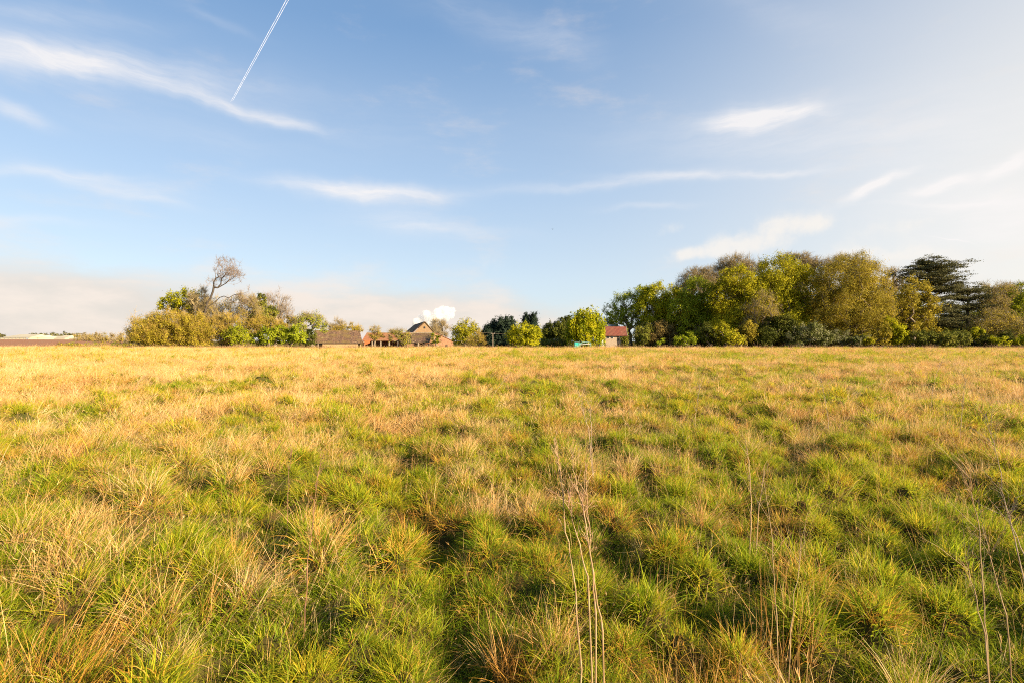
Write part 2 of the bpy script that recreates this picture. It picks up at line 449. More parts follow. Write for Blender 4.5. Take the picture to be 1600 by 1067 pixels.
def tuft(n, Rr, L, width, spread, curl, lean=(0, 0), seg=3, seed=0, heads=0.0, flat=0.0, kink=0.0, Lpow=1.0):
    g = np.random.default_rng(seed)
    a = g.uniform(0, 2 * np.pi, n); rr = Rr * np.sqrt(g.uniform(0, 1, n))
    bx = rr * np.cos(a); by = rr * np.sin(a)
    oa = a + g.normal(0, .9, n)
    ln = L[0] + (L[1] - L[0]) * g.uniform(0, 1, n) ** Lpow
    tilt = np.abs(g.normal(0, spread, n)) + .35 * spread * rr / max(Rr, 1e-6)
    dx = np.cos(oa) * np.tan(np.clip(tilt, 0, 1.3)) + lean[0] * g.uniform(.5, 1.4, n)
    dy = np.sin(oa) * np.tan(np.clip(tilt, 0, 1.3)) + lean[1] * g.uniform(.5, 1.4, n)
    dz = np.ones(n)
    nn = np.sqrt(dx ** 2 + dy ** 2 + dz ** 2); dx /= nn; dy /= nn; dz /= nn
    cu = curl * g.uniform(.3, 1.7, n)
    P = np.zeros((n, seg + 1, 3)); P[:, 0, 0] = bx; P[:, 0, 1] = by; P[:, 0, 2] = -.03
    hx = dx + np.cos(oa) * .15; hy = dy + np.sin(oa) * .15
    hn = np.sqrt(hx ** 2 + hy ** 2) + 1e-6; hx /= hn; hy /= hn
    jx = g.normal(0, kink, (n, seg)); jy = g.normal(0, kink, (n, seg))
    for k in range(seg):
        st = ln / seg
        P[:, k + 1, 0] = P[:, k, 0] + dx * st; P[:, k + 1, 1] = P[:, k, 1] + dy * st; P[:, k + 1, 2] = P[:, k, 2] + dz * st
        dx = dx + hx * cu / seg + jx[:, k]; dy = dy + hy * cu / seg + jy[:, k]; dz = dz - cu / seg * .9
        nn = np.sqrt(dx ** 2 + dy ** 2 + dz ** 2); dx /= nn; dy /= nn; dz /= nn
    if heads > 0:
        # feathery seed heads: short bits near the tips
        idx = np.where(g.uniform(0, 1, n) < heads)[0]
        m = 5
        ii = np.repeat(idx, m)
        d = P[ii, -1] - P[ii, -2]; d /= np.linalg.norm(d, axis=1)[:, None]
        f = g.uniform(.55, 1.0, len(ii))[:, None]
        st = P[ii, -2] * (1 - f) + P[ii, -1] * f
        HP = np.zeros((len(ii), seg + 1, 3))
        dd = d + g.normal(0, .28, (len(ii), 3)); dd /= np.linalg.norm(dd, axis=1)[:, None]
        hl = (ln[ii] * g.uniform(.08, .16, len(ii)))[:, None]
        for k in range(seg + 1): HP[:, k] = st + dd * hl * k / seg
        P = np.vstack([P, HP])
        n2 = len(P)
    else:
        n2 = n
    w = width * g.uniform(.6, 1.4, n2)
    sa = g.uniform(0, np.pi, n2)
    side = np.stack([np.cos(sa), np.sin(sa), np.zeros(n2)], 1)
    tt = np.arange(seg + 1) / seg
    wt = np.clip(1.0 - tt ** 2.2, .12, 1) * .5
    wt[0] *= .8
    O = side[:, None, :] * (w[:, None] * wt[None, :])[:, :, None]
    V = np.stack([P - O, P + O], 2).reshape(-1, 3)
    base = (np.arange(n2) * (seg + 1) * 2)[:, None] + (np.arange(seg) * 2)[None, :]
    Q = np.stack([base, base + 1, base + 3, base + 2], -1).reshape(-1, 4)
    r = np.repeat(g.uniform(0, 1, n2), (seg + 1) * 2)
    t_ = np.tile(np.repeat(tt, 2), n2)
    if n2 > n: t_[n * (seg + 1) * 2:] = 1.0
    return V, Q, {'r': ('POINT', r), 't': ('POINT', t_)}

def tuft_collection(name, mat, specs):
    c = bpy.data.collections.new(name)
    for k, sp in enumerate(specs):
        v, q, a = tuft(**sp)
        ob = bpy.data.objects.new('%s_%02d' % (name, k), npmesh(name, v, q, mat, a, smooth=True))
        c.objects.link(ob)
    return c

def scatter(name, coll, pts, rot, scl, idx, tint, label, cat):
    me = npmesh_pts(name, pts, {'rot': rot, 'scl': scl, 'tint': tint}, idx)
    ob = obj(name, me)
    ng = bpy.data.node_groups.new(name, 'GeometryNodeTree')
    ng.interface.new_socket('Geometry', in_out='INPUT', socket_type='NodeSocketGeometry')
    ng.interface.new_socket('Geometry', in_out='OUTPUT', socket_type='NodeSocketGeometry')
    gi = ng.nodes.new('NodeGroupInput'); go = ng.nodes.new('NodeGroupOutput')
    ci = ng.nodes.new('GeometryNodeCollectionInfo'); ci.inputs['Collection'].default_value = coll
    ci.inputs['Separate Children'].default_value = True; ci.inputs['Reset Children'].default_value = True
    ip = ng.nodes.new('GeometryNodeInstanceOnPoints')
    def na(nm, ty):
        n = ng.nodes.new('GeometryNodeInputNamedAttribute'); n.data_type = ty
        n.inputs['Name'].default_value = nm
        return [s for s in n.outputs if s.enabled and s.name == 'Attribute'][0]
    L = ng.links.new
    L(gi.outputs[0], ip.inputs['Points']); L(ci.outputs[0], ip.inputs['Instance'])
    ip.inputs['Pick Instance'].default_value = True
    L(na('idx', 'INT'), ip.inputs['Instance Index'])
    L(na('rot', 'FLOAT_VECTOR'), ip.inputs['Rotation'])
    L(na('scl', 'FLOAT_VECTOR'), ip.inputs['Scale'])
    L(ip.outputs[0], go.inputs[0])
    md = ob.modifiers.new('scatter', 'NODES'); md.node_group = ng
    return tag(ob, label, cat, kind='stuff')

def npmesh_pts(name, pts, attrs, idx):
    me = bpy.data.meshes.new(name)
    me.vertices.add(len(pts)); me.vertices.foreach_set('co', np.asarray(pts, np.float32).ravel())
    for k, a in attrs.items():
        a = np.asarray(a, np.float32)
        at_ = me.attributes.new(k, 'FLOAT' if a.ndim == 1 else 'FLOAT_VECTOR', 'POINT')
        at_.data.foreach_set('value' if a.ndim == 1 else 'vector', a.ravel())
    at_ = me.attributes.new('idx', 'INT', 'POINT'); at_.data.foreach_set('value', np.asarray(idx, np.int32))
    me.update()
    return me

Y_END = 97.5
def field_points(y0, y1, dens, g, x_margin=6.0, ymin_w=None):
    """random points in the strip of meadow between two depths, as wide as the view plus a margin"""
    area = (y1 ** 2 - y0 ** 2) + 2 * x_margin * (y1 - y0)
    n = int(area * dens)
    y = np.empty(0); x = np.empty(0)
    yy = g.uniform(y0, y1, n * 3)
    keep = g.uniform(0, 1, n * 3) < (yy + x_margin) / (y1 + x_margin)
    yy = yy[keep][:n]
    xx = g.uniform(-1, 1, len(yy)) * (yy + x_margin)
    return xx, yy

def straw_amount(x, y):
    """how much of the turf at a place is covered by last year's dry stalks, 0..1"""
    n = .30 * vn(x, y, 4.5, 21) + .36 * vn(x, y, 1.7, 22) + .34 * vn(x, y, .75, 23)
    az_ = np.arctan2(x, np.maximum(y, .5))
    far = smooth(10, 85, y)
    left = smooth(.05, -.5, az_) * smooth(4.5, 8, y)
    nearleft = -.13 * (1 - smooth(4.0, 7.5, y))
    nearc = -.10 * (1 - smooth(6, 10, y)) * smooth(-.7, -.4, az_)
    s = n - .585 + .12 * left + .15 * far + nearleft + nearc + .10 * smooth(55, 90, y)
    return np.clip(.48 + s * 3.6, 0, 1)

# variants --------------------------------------------------------------
K = range
lodged = tuft_collection('lodged_straw', m_straw, [dict(n=12, Rr=.16, L=(.14, .42), width=.0030, spread=1.15, curl=.5, lean=(.2, 0), seg=5, seed=700 + k, kink=.10) for k in K(6)])
lodged_g = tuft_collection('lodged_green', m_green, [dict(n=26, Rr=.12, L=(.10, .30), width=.0046, spread=1.0, curl=.8, lean=(.1, 0), seg=4, seed=720 + k, kink=.09) for k in K(6)])
near_green = tuft_collection('turf_near', m_green, [dict(n=60, Rr=.085, L=(.05, .17), width=.0050, spread=.50, curl=.9, lean=(.06, 0), seg=3, seed=100 + k, Lpow=1.2) for k in K(9)])
mid_green = tuft_collection('turf_mid', m_green, [dict(n=110, Rr=.17, L=(.06, .19), width=.0075, spread=.50, curl=.8, lean=(.06, 0), seg=3, seed=120 + k, Lpow=1.2) for k in K(7)])
far_green = tuft_collection('turf_far', m_green, [dict(n=170, Rr=.45, L=(.08, .24), width=.014, spread=.5, curl=.7, lean=(.06, 0), seg=2, seed=140 + k) for k in K(6)])
near_straw = tuft_collection('straw_near', m_straw, [dict(n=14, Rr=.13, L=(.10, .38), width=.0025, spread=.32, curl=.5, lean=(.34, .0), seg=5, seed=200 + k, heads=.3, kink=.06, Lpow=1.5) for k in K(10)])
mid_straw = tuft_collection('straw_mid', m_straw, [dict(n=44, Rr=.20, L=(.12, .42), width=.0042, spread=.34, curl=.5, lean=(.34, .0), seg=4, seed=220 + k, heads=.3, kink=.05, Lpow=1.4) for k in K(8)])
far_straw = tuft_collection('straw_far', m_straw, [dict(n=110, Rr=.50, L=(.16, .46), width=.0085, spread=.32, curl=.4, lean=(.30, .0), seg=3, seed=240 + k, heads=.1) for k in K(6)])
thatch_c = tuft_collection('thatch', m_thatch, [dict(n=60, Rr=.12, L=(.05, .20), width=.0042, spread=.8, curl=1.5, lean=(.12, 0), seg=4, seed=300 + k, kink=.14) for k in K(6)])
thatch_f = tuft_collection('thatch_far', m_thatch, [dict(n=70, Rr=.30, L=(.06, .24), width=.009, spread=.7, curl=1.1, lean=(.12, 0), seg=3, seed=320 + k, kink=.08) for k in K(5)])
stalks_c = tuft_collection('stalks', m_straw, [dict(n=8, Rr=.16, L=(.24, .62), width=.0026, spread=.17, curl=.14, lean=(.06, .02), seg=6, seed=400 + k, heads=.2, kink=.06) for k in K(8)])
weeds_c = tuft_collection('weeds', m_weed, [dict(n=26, Rr=.7, L=(.35, .85), width=.024, spread=.22, curl=.15, lean=(.12, 0), seg=4, seed=420 + k, heads=.6, kink=.07) for k in K(6)])
def tus(n, w, sd): return dict(n=n, Rr=.10, L=(.08, .23), width=w, spread=.50, curl=.8, lean=(.08, 0), seg=4, seed=sd, kink=.03)
tg = tuft_collection('tussock_green', m_green, [tus(230, .0046, 500 + k) for k in K(7)])
tgf = tuft_collection('tussock_green_far', m_green, [tus(110, .0090, 520 + k) for k in K(6)])
ts = tuft_collection('tussock_straw', m_straw, [dict(n=120, Rr=.12, L=(.18, .46), width=.0032, spread=.42, curl=.6, lean=(.26, 0), seg=4, seed=540 + k, kink=.07, heads=.12) for k in K(6)])
tsf = tuft_collection('tussock_straw_far', m_straw, [dict(n=80, Rr=.13, L=(.18, .48), width=.0065, spread=.42, curl=.6, lean=(.28, 0), seg=3, seed=560 + k, kink=.05, heads=.1) for k in K(6)])
tt = tuft_collection('tussock_rust', m_thatch, [dict(n=150, Rr=.13, L=(.08, .28), width=.0036, spread=.50, curl=.9, lean=(.12, 0), seg=4, seed=580 + k, kink=.09) for k in K(5)])

def place(name, coll, nv, x, y, s, tint, label, cat, g, zrot=None, zoff=0.0, follow=.85):
    n = len(x); e = .05
    z = gh(x, y)
    nx = -(gh(x + e, y) - gh(x - e, y)) / (2 * e) * follow; ny = -(gh(x, y + e) - gh(x, y - e)) / (2 * e) * follow
    nx = np.clip(nx, -.8, .8) + g.normal(0, .08, n); ny = np.clip(ny, -.8, .8) + g.normal(0, .08, n)
    rz = g.uniform(0, 2 * np.pi, n) if zrot is None else g.normal(0, zrot, n)
    c, s_ = np.cos(-rz), np.sin(-rz)
    lx = nx * c - ny * s_; ly = nx * s_ + ny * c
    rot = np.stack([-ly, lx, rz], 1)
    scl = np.stack([s, s, s * g.uniform(.85, 1.15, n)], 1)
    print(name, n)
    return scatter(name, coll, np.stack([x, y, z + zoff], 1), rot, scl, g.integers(0, nv, n), np.clip(tint, 0, 1), label, cat)

def emit(name, coll, nv, zones, prob, sfun, tfun, label, cat, zrot=None, seed=1, follow=.85):
    g = np.random.default_rng(seed)
    X = []; Y = []; S = []
    for (y0, y1, dens, s0) in zones:
        x, y = field_points(y0, y1, dens, g)
        k = (g.uniform(0, 1, len(x)) < prob(x, y)) & (np.hypot(x, y) > .3)
        x = x[k]; y = y[k]
        X.append(x); Y.append(y); S.append(s0 * sfun(x, y, g))
    X = np.concatenate(X); Y = np.concatenate(Y)
    return place(name, coll, nv, X, Y, np.concatenate(S), tfun(X, Y, g), label, cat, g, zrot, follow=follow)

def s_green(x, y, g):
    return (.62 + .60 * np.minimum(1, mounds(x, y) + .5 * mounds(x, y, 1.15, 351))) * g.uniform(.8, 1.25, len(x)) * (.75 + .5 * vn(x, y, .40, 32))
def t_green(x, y, g):
    return .34 * vn(x, y, 1.4, 33) + .26 * vn(x, y, 3.6, 35) + .34 * vn(x, y, .45, 34) + .24 * mounds(x, y) + g.normal(0, .12, len(x)) - .07  # grass colour variety; the broadest noise adds dark patches standing in for shaded hollows
def s_straw(x, y, g):
    return (.60 + .55 * straw_amount(x, y)) * g.uniform(.7, 1.3, len(x))
def t_straw(x, y, g):
    return .10 + .45 * vn(x, y, 1.3, 41) + .40 * vn(x, y, 4.0, 42) + g.normal(0, .12, len(x))
one = lambda x, y: np.ones(len(x))
def p_straw(x, y): return np.clip(.68 * straw_amount(x, y) ** 1.5 + .32, 0, 1)
def p_thatch(x, y): return smooth(.48, .74, .6 * vn(x, y, .8, 51) + .4 * vn(x, y, 2.3, 52)) + .10
def p_stalk(x, y):
    # pale upright stems, commoner towards the right
    az_ = np.arctan2(x, np.maximum(y, .5))
    return (.35 + .65 * smooth(.05, .40, az_)) * smooth(.33, .62, .5 * vn(x, y, 1.2, 61) + .5 * vn(x, y, .5, 62))

TURF = 'short green and yellow meadow grass in uneven lumps'
emit('green_grass', near_green, 9, [(-1.8, 4.5, 190, .95), (4.5, 9, 120, 1.0)], one, s_green, t_green, TURF + ' nearest the viewer', 'grass', seed=1)
emit('green_grass', mid_green, 7, [(9, 17, 30, 1.05), (17, 34, 15, 1.2)], one, s_green, t_green, TURF + ' in the middle of the meadow', 'grass', seed=2)
emit('green_grass', far_green, 6, [(34, 60, 4.5, 1.0), (60, Y_END, 2.6, 1.1)], one, s_green, t_green, TURF + ' in the far half of the meadow', 'grass', seed=3)
DRY = 'dry golden grass stalks bent by the wind'
emit('dry_grass', near_straw, 10, [(-1.8, 4.5, 75, 1.0), (4.5, 9, 62, 1.05)], p_straw, s_straw, t_straw, DRY + ' close to the viewer', 'dry grass', zrot=.6, seed=4, follow=.4)
emit('dry_grass', mid_straw, 8, [(9, 17, 22, 1.05), (17, 34, 13, 1.15)], p_straw, s_straw, t_straw, DRY + ' across the middle of the meadow', 'dry grass', zrot=.6, seed=5, follow=.4)
emit('dry_grass', far_straw, 6, [(34, 60, 4.2, 1.0), (60, Y_END, 3.0, 1.05)], p_straw, s_straw, t_straw, DRY + ' covering the far meadow', 'dry grass', zrot=.6, seed=6, follow=.4)
emit('dead_thatch', thatch_c, 6, [(-1.8, 9, 42, 1.0)], p_thatch, s_green, t_straw, 'orange brown dead grass matted between the green tussocks', 'dead grass', seed=7)
emit('dead_thatch', thatch_f, 5, [(9, 30, 5.0, 1.0), (30, 60, 2.2, 1.4)], p_thatch, s_green, t_straw, 'rusty dead grass clumps farther out in the meadow', 'dead grass', seed=8)
emit('standing_stalks', stalks_c, 8, [(-1.8, 12, 20, 1.0), (12, 30, 6.5, 1.1)], p_stalk, s_straw, t_straw, 'thin upright pale stalks standing over the green turf', 'dry stalks', seed=9, follow=.1)
emit('border_weeds', weeds_c, 6, [(93, 98.5, 1.6, 1.0)], lambda x, y: .25 + .75 * vn(x, y, 6, 71), s_straw, t_straw, 'brown dead weeds along the far edge of the meadow', 'weeds', seed=10, follow=0)

emit('flattened_straw', lodged, 6, [(-1.8, 5, 22, 1.0), (5, 12, 10, 1.3)], one, s_straw, t_straw, 'pale straws lying flat and crossed over the turf', 'dry grass', seed=11, follow=.3)
emit('flattened_grass', lodged_g, 6, [(-1.8, 5, 26, 1.0), (5, 12, 12, 1.2)], one, s_green, t_green, 'bent and flattened green blades crossing between the tussocks', 'grass', seed=12, follow=.3)

# one arching tussock on each mound
g = np.random.default_rng(88)
ii = np.arange(-104, 104); IX, IY = np.meshgrid(ii, np.arange(-4, 92)); IX = IX.ravel().astype(float); IY = IY.ravel().astype(float)
cx, cy, am, wd = cell_c(IX, IY)
k = (np.abs(cx) < cy + 5.5) & (np.hypot(cx, cy) > .3) & (am > .12)
cx, cy, am, wd = cx[k], cy[k], am[k], wd[k]
sa = straw_amount(cx, cy); u = _hash(np.round(cx * 97), np.round(cy * 131), 7)
is_s = u < np.clip(.10 + .75 * sa, 0, .85)
is_t = (~is_s) & (u > .84 - .10 * vn(cx, cy, 2.3, 52))
is_g = ~(is_s | is_t) & (_hash(np.round(cx * 37), np.round(cy * 41), 9) < .62)
sz = (.60 + .50 * am) * g.uniform(.85, 1.15, len(cx))
near_ = cy < 10
th = _hash(np.round(cx * 53), np.round(cy * 71), 8) * .55 + .45 * vn(cx, cy, 1.6, 33)
for nm, coll, nv, msk, lab, cat, zr in [
    ('green_tussocks', tg, 7, is_g & near_, 'rounded green grass tussocks with dark hollows between them, near', 'grass', None),
    ('green_tussocks', tgf, 6, is_g & ~near_, 'rounded green grass tussocks farther out', 'grass', None),
    ('straw_tussocks', ts, 6, is_s & near_, 'straw coloured tussocks leaning with the wind, near', 'dry grass', .6),
    ('straw_tussocks', tsf, 6, is_s & ~near_, 'straw coloured tussocks leaning with the wind, farther out', 'dry grass', .6),
    ('rusty_tussocks', tt, 5, is_t, 'rusty orange dead tussocks among the green ones', 'dead grass', None)]:
    place(nm, coll, nv, cx[msk], cy[msk], sz[msk], th[msk], lab, cat, g, zr, zoff=-.02, follow=.5)
# ------------------------------------------------------------------ trees
def leaf_mat(name, c_dark, c_mid, c_light, transl=.38, scale=.35):
    m, t, out = new_mat(name)
    r = nd(t, 'ShaderNodeAttribute', attribute_name='r').outputs['Fac']
    tcn = nd(t, 'ShaderNodeTexCoord')
    n = nd(t, 'ShaderNodeTexNoise', ins={'Vector': tcn.outputs['Object'], 'Scale': scale, 'Detail': 3.0, 'Roughness': .6})
    v = mth(t, 'ADD', mth(t, 'MULTIPLY', r, .45), mth(t, 'MULTIPLY', sstep(t, n.outputs['Fac'], .33, .67), .55))
    cr = t.nodes.new('ShaderNodeValToRGB'); t.links.new(v, cr.inputs[0])
    e = cr.color_ramp.elements; e.new(.5)
    for k, (p, c) in enumerate(((.08, c_dark), (.5, c_mid), (.95, c_light))):
        e[k].position = p; e[k].color = tuple(c) + (1,)
    df = nd(t, 'ShaderNodeBsdfPrincipled', ins={'Base Color': cr.outputs[0], 'Roughness': .6, 'Specular IOR Level': .04})
    tr = nd(t, 'ShaderNodeBsdfTranslucent', ins={0: cr.outputs[0]})
    mx = nd(t, 'ShaderNodeMixShader', ins={0: transl, 1: df.outputs[0], 2: tr.outputs[0]})
    t.links.new(mx.outputs[0], out.inputs[0])
    return m

LM = {
    'green': leaf_mat('spring_leaves', (0.150, 0.181, 0.010), (0.275, 0.300, 0.015), (0.438, 0.425, 0.025)),
    'bright': leaf_mat('bright_green_leaves', (0.150, 0.188, 0.010), (0.288, 0.331, 0.018), (0.450, 0.463, 0.031)),
    'lime': leaf_mat('lime_leaves', (.20, .21, .008), (.38, .37, .012), (.55, .50, .02)),
    'yellowgreen': leaf_mat('yellow_green_leaves', (0.188, 0.194, 0.010), (0.350, 0.325, 0.015), (0.550, 0.475, 0.025)),
    'olive': leaf_mat('olive_leaves', (0.175, 0.150, 0.020), (0.338, 0.269, 0.030), (0.525, 0.400, 0.050)),
    'gold': leaf_mat('golden_olive_catkins', (.19, .155, .016), (.35, .28, .026), (.51, .41, .05)),
    'brown': leaf_mat('brown_bud_leaves', (.15, .11, .035), (.28, .20, .06), (.40, .29, .09)),
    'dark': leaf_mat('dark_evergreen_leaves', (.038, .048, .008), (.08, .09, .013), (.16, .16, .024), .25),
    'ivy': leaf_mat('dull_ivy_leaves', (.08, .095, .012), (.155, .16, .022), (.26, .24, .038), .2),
    'conifer': leaf_mat('blue_green_conifer_leaves', (.012, .022, .016), (.026, .042, .026), (.05, .068, .036), .12),
    'cedar': leaf_mat('grey_green_cedar_needles', (.065, .065, .022), (.125, .12, .045), (.21, .19, .08), .15),
    'willow': leaf_mat('yellow_willow_leaves', (.16, .20, .008), (.38, .40, .014), (.72, .62, .025), .4, .55),
    'blossom': leaf_mat('grey_blossom_leaves', (.07, .085, .015), (.14, .15, .03), (.40, .38, .24), .25, .8),
}
m_bark = simple('grey_brown_bark', (.13, .095, .06), (.22, .165, .11), 4.0, .95)
m_bark_dark = simple('dark_bark', (.045, .034, .024), (.085, .065, .045), 4.0, .95)
m_twig = simple('light_brown_twigs', (.25, .19, .085), (.40, .305, .14), 1.2, .9)
m_twig_gold = simple('golden_brown_twigs', (.30, .19, .03), (.44, .30, .06), 1.2, .9)
m_dead_twig = simple('dark_dead_twigs', (.17, .12, .085), (.30, .22, .155), 1.2, .9)
m_deadwood = simple('bleached_deadwood', (.20, .15, .10), (.34, .27, .19), 2.0, .9)

def tubes(P0, P1, r0, r1, n):
    """prisms along many edges at once"""
    d = P1 - P0; L = np.linalg.norm(d, axis=1)[:, None]; d = d / np.maximum(L, 1e-6)
    ref = np.tile(np.array([[.31, .95, .05]]), (len(d), 1))
    a = np.cross(d, ref); a /= np.maximum(np.linalg.norm(a, axis=1)[:, None], 1e-6); b = np.cross(d, a)
    th = np.arange(n) * 2 * np.pi / n
    ring = a[:, None, :] * np.cos(th)[None, :, None] + b[:, None, :] * np.sin(th)[None, :, None]
    V0 = P0[:, None, :] - d[:, None, :] * (r0 * .3)[:, None, None] + ring * r0[:, None, None]
    V1 = P1[:, None, :] + d[:, None, :] * (r1 * .3)[:, None, None] + ring * r1[:, None, None]
    V = np.concatenate([V0, V1], 1).reshape(-1, 3)
    base = (np.arange(len(d)) * 2 * n)[:, None]; k = np.arange(n)[None, :]; k2 = (k + 1) % n
    Q = np.stack([base + k, base + k2, base + n + k2, base + n + k], -1).reshape(-1, 4)
    return V, Q

def grow(init, parents, targets, bf=.3, wander=.0, g=None):
    """minimum-cost growth: every target joins the nearest part of the tree, long jumps get bends"""
    P = [np.array(p, float) for p in init]; par = list(parents)
    path = [0.0]
    for k in range(1, len(P)): path.append(path[par[k]] + np.linalg.norm(P[k] - P[par[k]]))
    T = np.array(targets, float); n = len(T)
    A = np.array(P)
    D = np.linalg.norm(T[:, None, :] - A[None], axis=2) + bf * np.array(path)[None]
    best = D.argmin(1); cost = D.min(1); alive = np.ones(n, bool)
    tips = []
    for _ in range(n):
        k = int(np.argmin(np.where(alive, cost, 1e9)))
        alive[k] = False
        pi = int(best[k]); p0 = P[pi]; p1 = T[k]
        d = np.linalg.norm(p1 - p0)
        new = []
        m = int(min(4, d // 1.2))
        for s_ in range(1, m + 1):
            f = s_ / (m + 1)
            q = p0 * (1 - f) + p1 * f + g.normal(0, .06 * d, 3); q[2] -= .0
            P.append(q); par.append(pi); path.append(path[pi] + np.linalg.norm(q - P[pi])); pi = len(P) - 1; new.append(pi)
        P.append(p1); par.append(pi); path.append(path[pi] + np.linalg.norm(p1 - P[pi])); new.append(len(P) - 1)
        tips.append(len(P) - 1)
        for q in new:
            c = np.linalg.norm(T - P[q], axis=1) + bf * path[q]
            better = c < cost
            cost = np.where(better, c, cost); best = np.where(better, q, best)
    return np.array(P), np.array(par), np.array(tips)

def leaves_mesh(name, centers, size, mat, g, stretch=1.0, flat=0.0, extra=None):
    n = len(centers)
    if extra is not None:
        nn = extra + g.normal(0, .38, (n, 3)); nn /= np.maximum(np.linalg.norm(nn, axis=1)[:, None], 1e-6)
        a = np.cross(nn, g.normal(0, 1, (n, 3))); a /= np.maximum(np.linalg.norm(a, axis=1)[:, None], 1e-6)
        b = np.cross(nn, a)
    else:
        a = g.normal(0, 1, (n, 3))
        if flat: a[:, 2] *= (1 - flat)
        a /= np.linalg.norm(a, axis=1)[:, None]
        b = np.cross(a, g.normal(0, 1, (n, 3))); b /= np.maximum(np.linalg.norm(b, axis=1)[:, None], 1e-6)
    s = (size * g.uniform(.55, 1.4, n))[:, None] * .5
    a = a * s * stretch; b = b * s * .75
    V = np.stack([centers - a, centers + b * .9 - a * .1, centers + a, centers - b * .9 + a * .15], 1).reshape(-1, 3)
    Q = np.arange(n * 4).reshape(-1, 4)
    me = npmesh(name, V, Q, mat, {'r': ('POINT', np.repeat(g.uniform(0, 1, n), 4))})
    return me

def make_tree(kind, label, cat, px, Yd, lobes, mat, leaf=.24, dens=1.0, lpt=14, clump=None, bark=None, twig_mat=None,
              trunk_r=None, fork=.25, twigs=0, twig_len=.9, twig_w=.018, seed=None, group=None, base_z=None, shell=.45, stems=1,
              init=None, tips_n=7, hang=0.0, flat=0.0, base_x=None, bf=.3, bark_r=.05, leafdrop=0.0, twigup=.5, sigma=.42, name_crown='crown'):
    g = np.random.default_rng(seed if seed is not None else int(px * 7 + Yd))
    bark = bark or m_bark
    bx = (px - 800) / 800 * Yd
    bz = ghs(bx, Yd)
    root = empty(kind, (bx, Yd, bz))
    tag(root, label, cat, group)
    T = []; CR = []
    zmax = 0; zmin = 1e9
    for lb in lobes:
        cx, cy, rx, ry = lb[:4]; dy = lb[4] if len(lb) > 4 else g.normal(0, .8)
        k = Yd / 800
        c = np.array([(cx - px) * k, dy, CAM_H + (533.5 - cy) * k - bz])
        r3 = np.array([rx * k, max(rx, ry) * k * .8, ry * k])
        vol = (r3[0] * r3[1] * r3[2]) ** (2 / 3)
        ncl = max(4, int(vol * 5.2 * dens))
        d = g.normal(0, 1, (ncl, 3)); d /= np.linalg.norm(d, axis=1)[:, None]
        rad_ = shell + (1 - shell) * g.uniform(0, 1, ncl) ** .5
        cc = c + d * r3 * rad_[:, None]
        zmax = max(zmax, c[2] + r3[2]); zmin = min(zmin, c[2] - r3[2])
        cr = (clump or (.16 * (r3[0] * r3[2]) ** .5 + .18)) * g.uniform(.6, 1.3, ncl)
        for q, rr in zip(cc, cr):
            if q[2] < .15: q[2] = .15 + abs(g.normal(0, .5))
            o_ = g.normal(0, 1, (tips_n, 3)) * rr * .62 * np.array([1, 1, 1 - .7 * flat])
            T.append(q + o_); CR += [rr] * tips_n
    T = np.vstack(T); CR = np.array(CR)
    T[:, 2] = np.maximum(T[:, 2], .1)
    H = zmax
    fz = max(.35, min(H * fork, zmin + .2 * (H - zmin) if zmin > .3 else H * fork))
    if init is None:
        I = [np.array([0, 0, -.3])]; par = [0]
        for s_ in range(stems):
            o_ = np.array([0, 0, 0.0]) if stems == 1 else np.array([g.normal(0, .5), g.normal(0, .4), 0])
            ln = np.array([g.normal(0, .05), g.normal(0, .05), 0]) if stems == 1 else np.array([g.normal(0, .3), g.normal(0, .2), 0])
            prev = 0
            m = max(2, int(fz / .9))
            for q in range(1, m + 1):
                z = fz * q / m
                I.append(o_ * (q > 0) + ln * z + np.array([g.normal(0, .07), g.normal(0, .07), z])); par.append(prev); prev = len(I) - 1
    else:
        I, par = init
        I = [np.array(p, float) for p in I]
    if len(T) > 1500:
        sel = g.choice(len(T), 1500, replace=False)
    else:
        sel = np.arange(len(T))
    P, par, tips = grow(I, par, T[sel], bf=bf, g=g)
    n = len(P)
    cnt = np.zeros(n); cnt[tips] += 1
    for k in range(n - 1, 0, -1): cnt[par[k]] += cnt[k]
    cnt = np.maximum(cnt, 1)
    tr = trunk_r or (.045 * H ** .9 + .02)
    rad_ = np.maximum(.016, tr * (cnt / cnt[0]) ** .52)
    k = np.arange(1, n)
    r1 = rad_[k]; r0 = np.minimum(rad_[par[k]], r1 * 1.5)
    thick = r1 > max(bark_r, tr * .16)
    if not thick.any(): thick = r1 >= np.quantile(r1, .95)
    v, q = tubes(P[par[k]][thick], P[k][thick], r0[thick], r1[thick], 6)
    TV, TQ = tubes(P[par[k]][~thick], P[k][~thick], r0[~thick], r1[~thick], 3)
    if mat:
        v, q = np.vstack([v, TV]), np.vstack([q, TQ + len(v)])
    obj('trunk', npmesh('trunk', v, q, bark, smooth=True), root)
    if twigs:
        st = np.repeat(tips, twigs)
        d0 = P[st] - P[par[st]]; d0 /= np.maximum(np.linalg.norm(d0, axis=1)[:, None], 1e-6)
        dd = d0 * .5 + g.normal(0, .5, (len(st), 3)) + np.array([0, 0, twigup]); dd /= np.linalg.norm(dd, axis=1)[:, None]
        ln = twig_len * g.uniform(.4, 1.2, len(st))[:, None]
        mid = P[st] + dd * ln * .5 + g.normal(0, .05, (len(st), 3))
        end = mid + (dd + g.normal(0, .25, dd.shape)) * ln * .5
        w = np.full(len(st), twig_w)
        v2, q2 = tubes(np.vstack([P[st], mid]), np.vstack([mid, end]), np.concatenate([w, w * .8]), np.concatenate([w * .8, w * .45]), 3)
        if twig_mat is None or not mat:
            TQ = np.vstack([TQ, q2 + len(TV)]); TV = np.vstack([TV, v2])
        else:
            obj('twigs', npmesh('twigs', v2, q2, twig_mat), root)
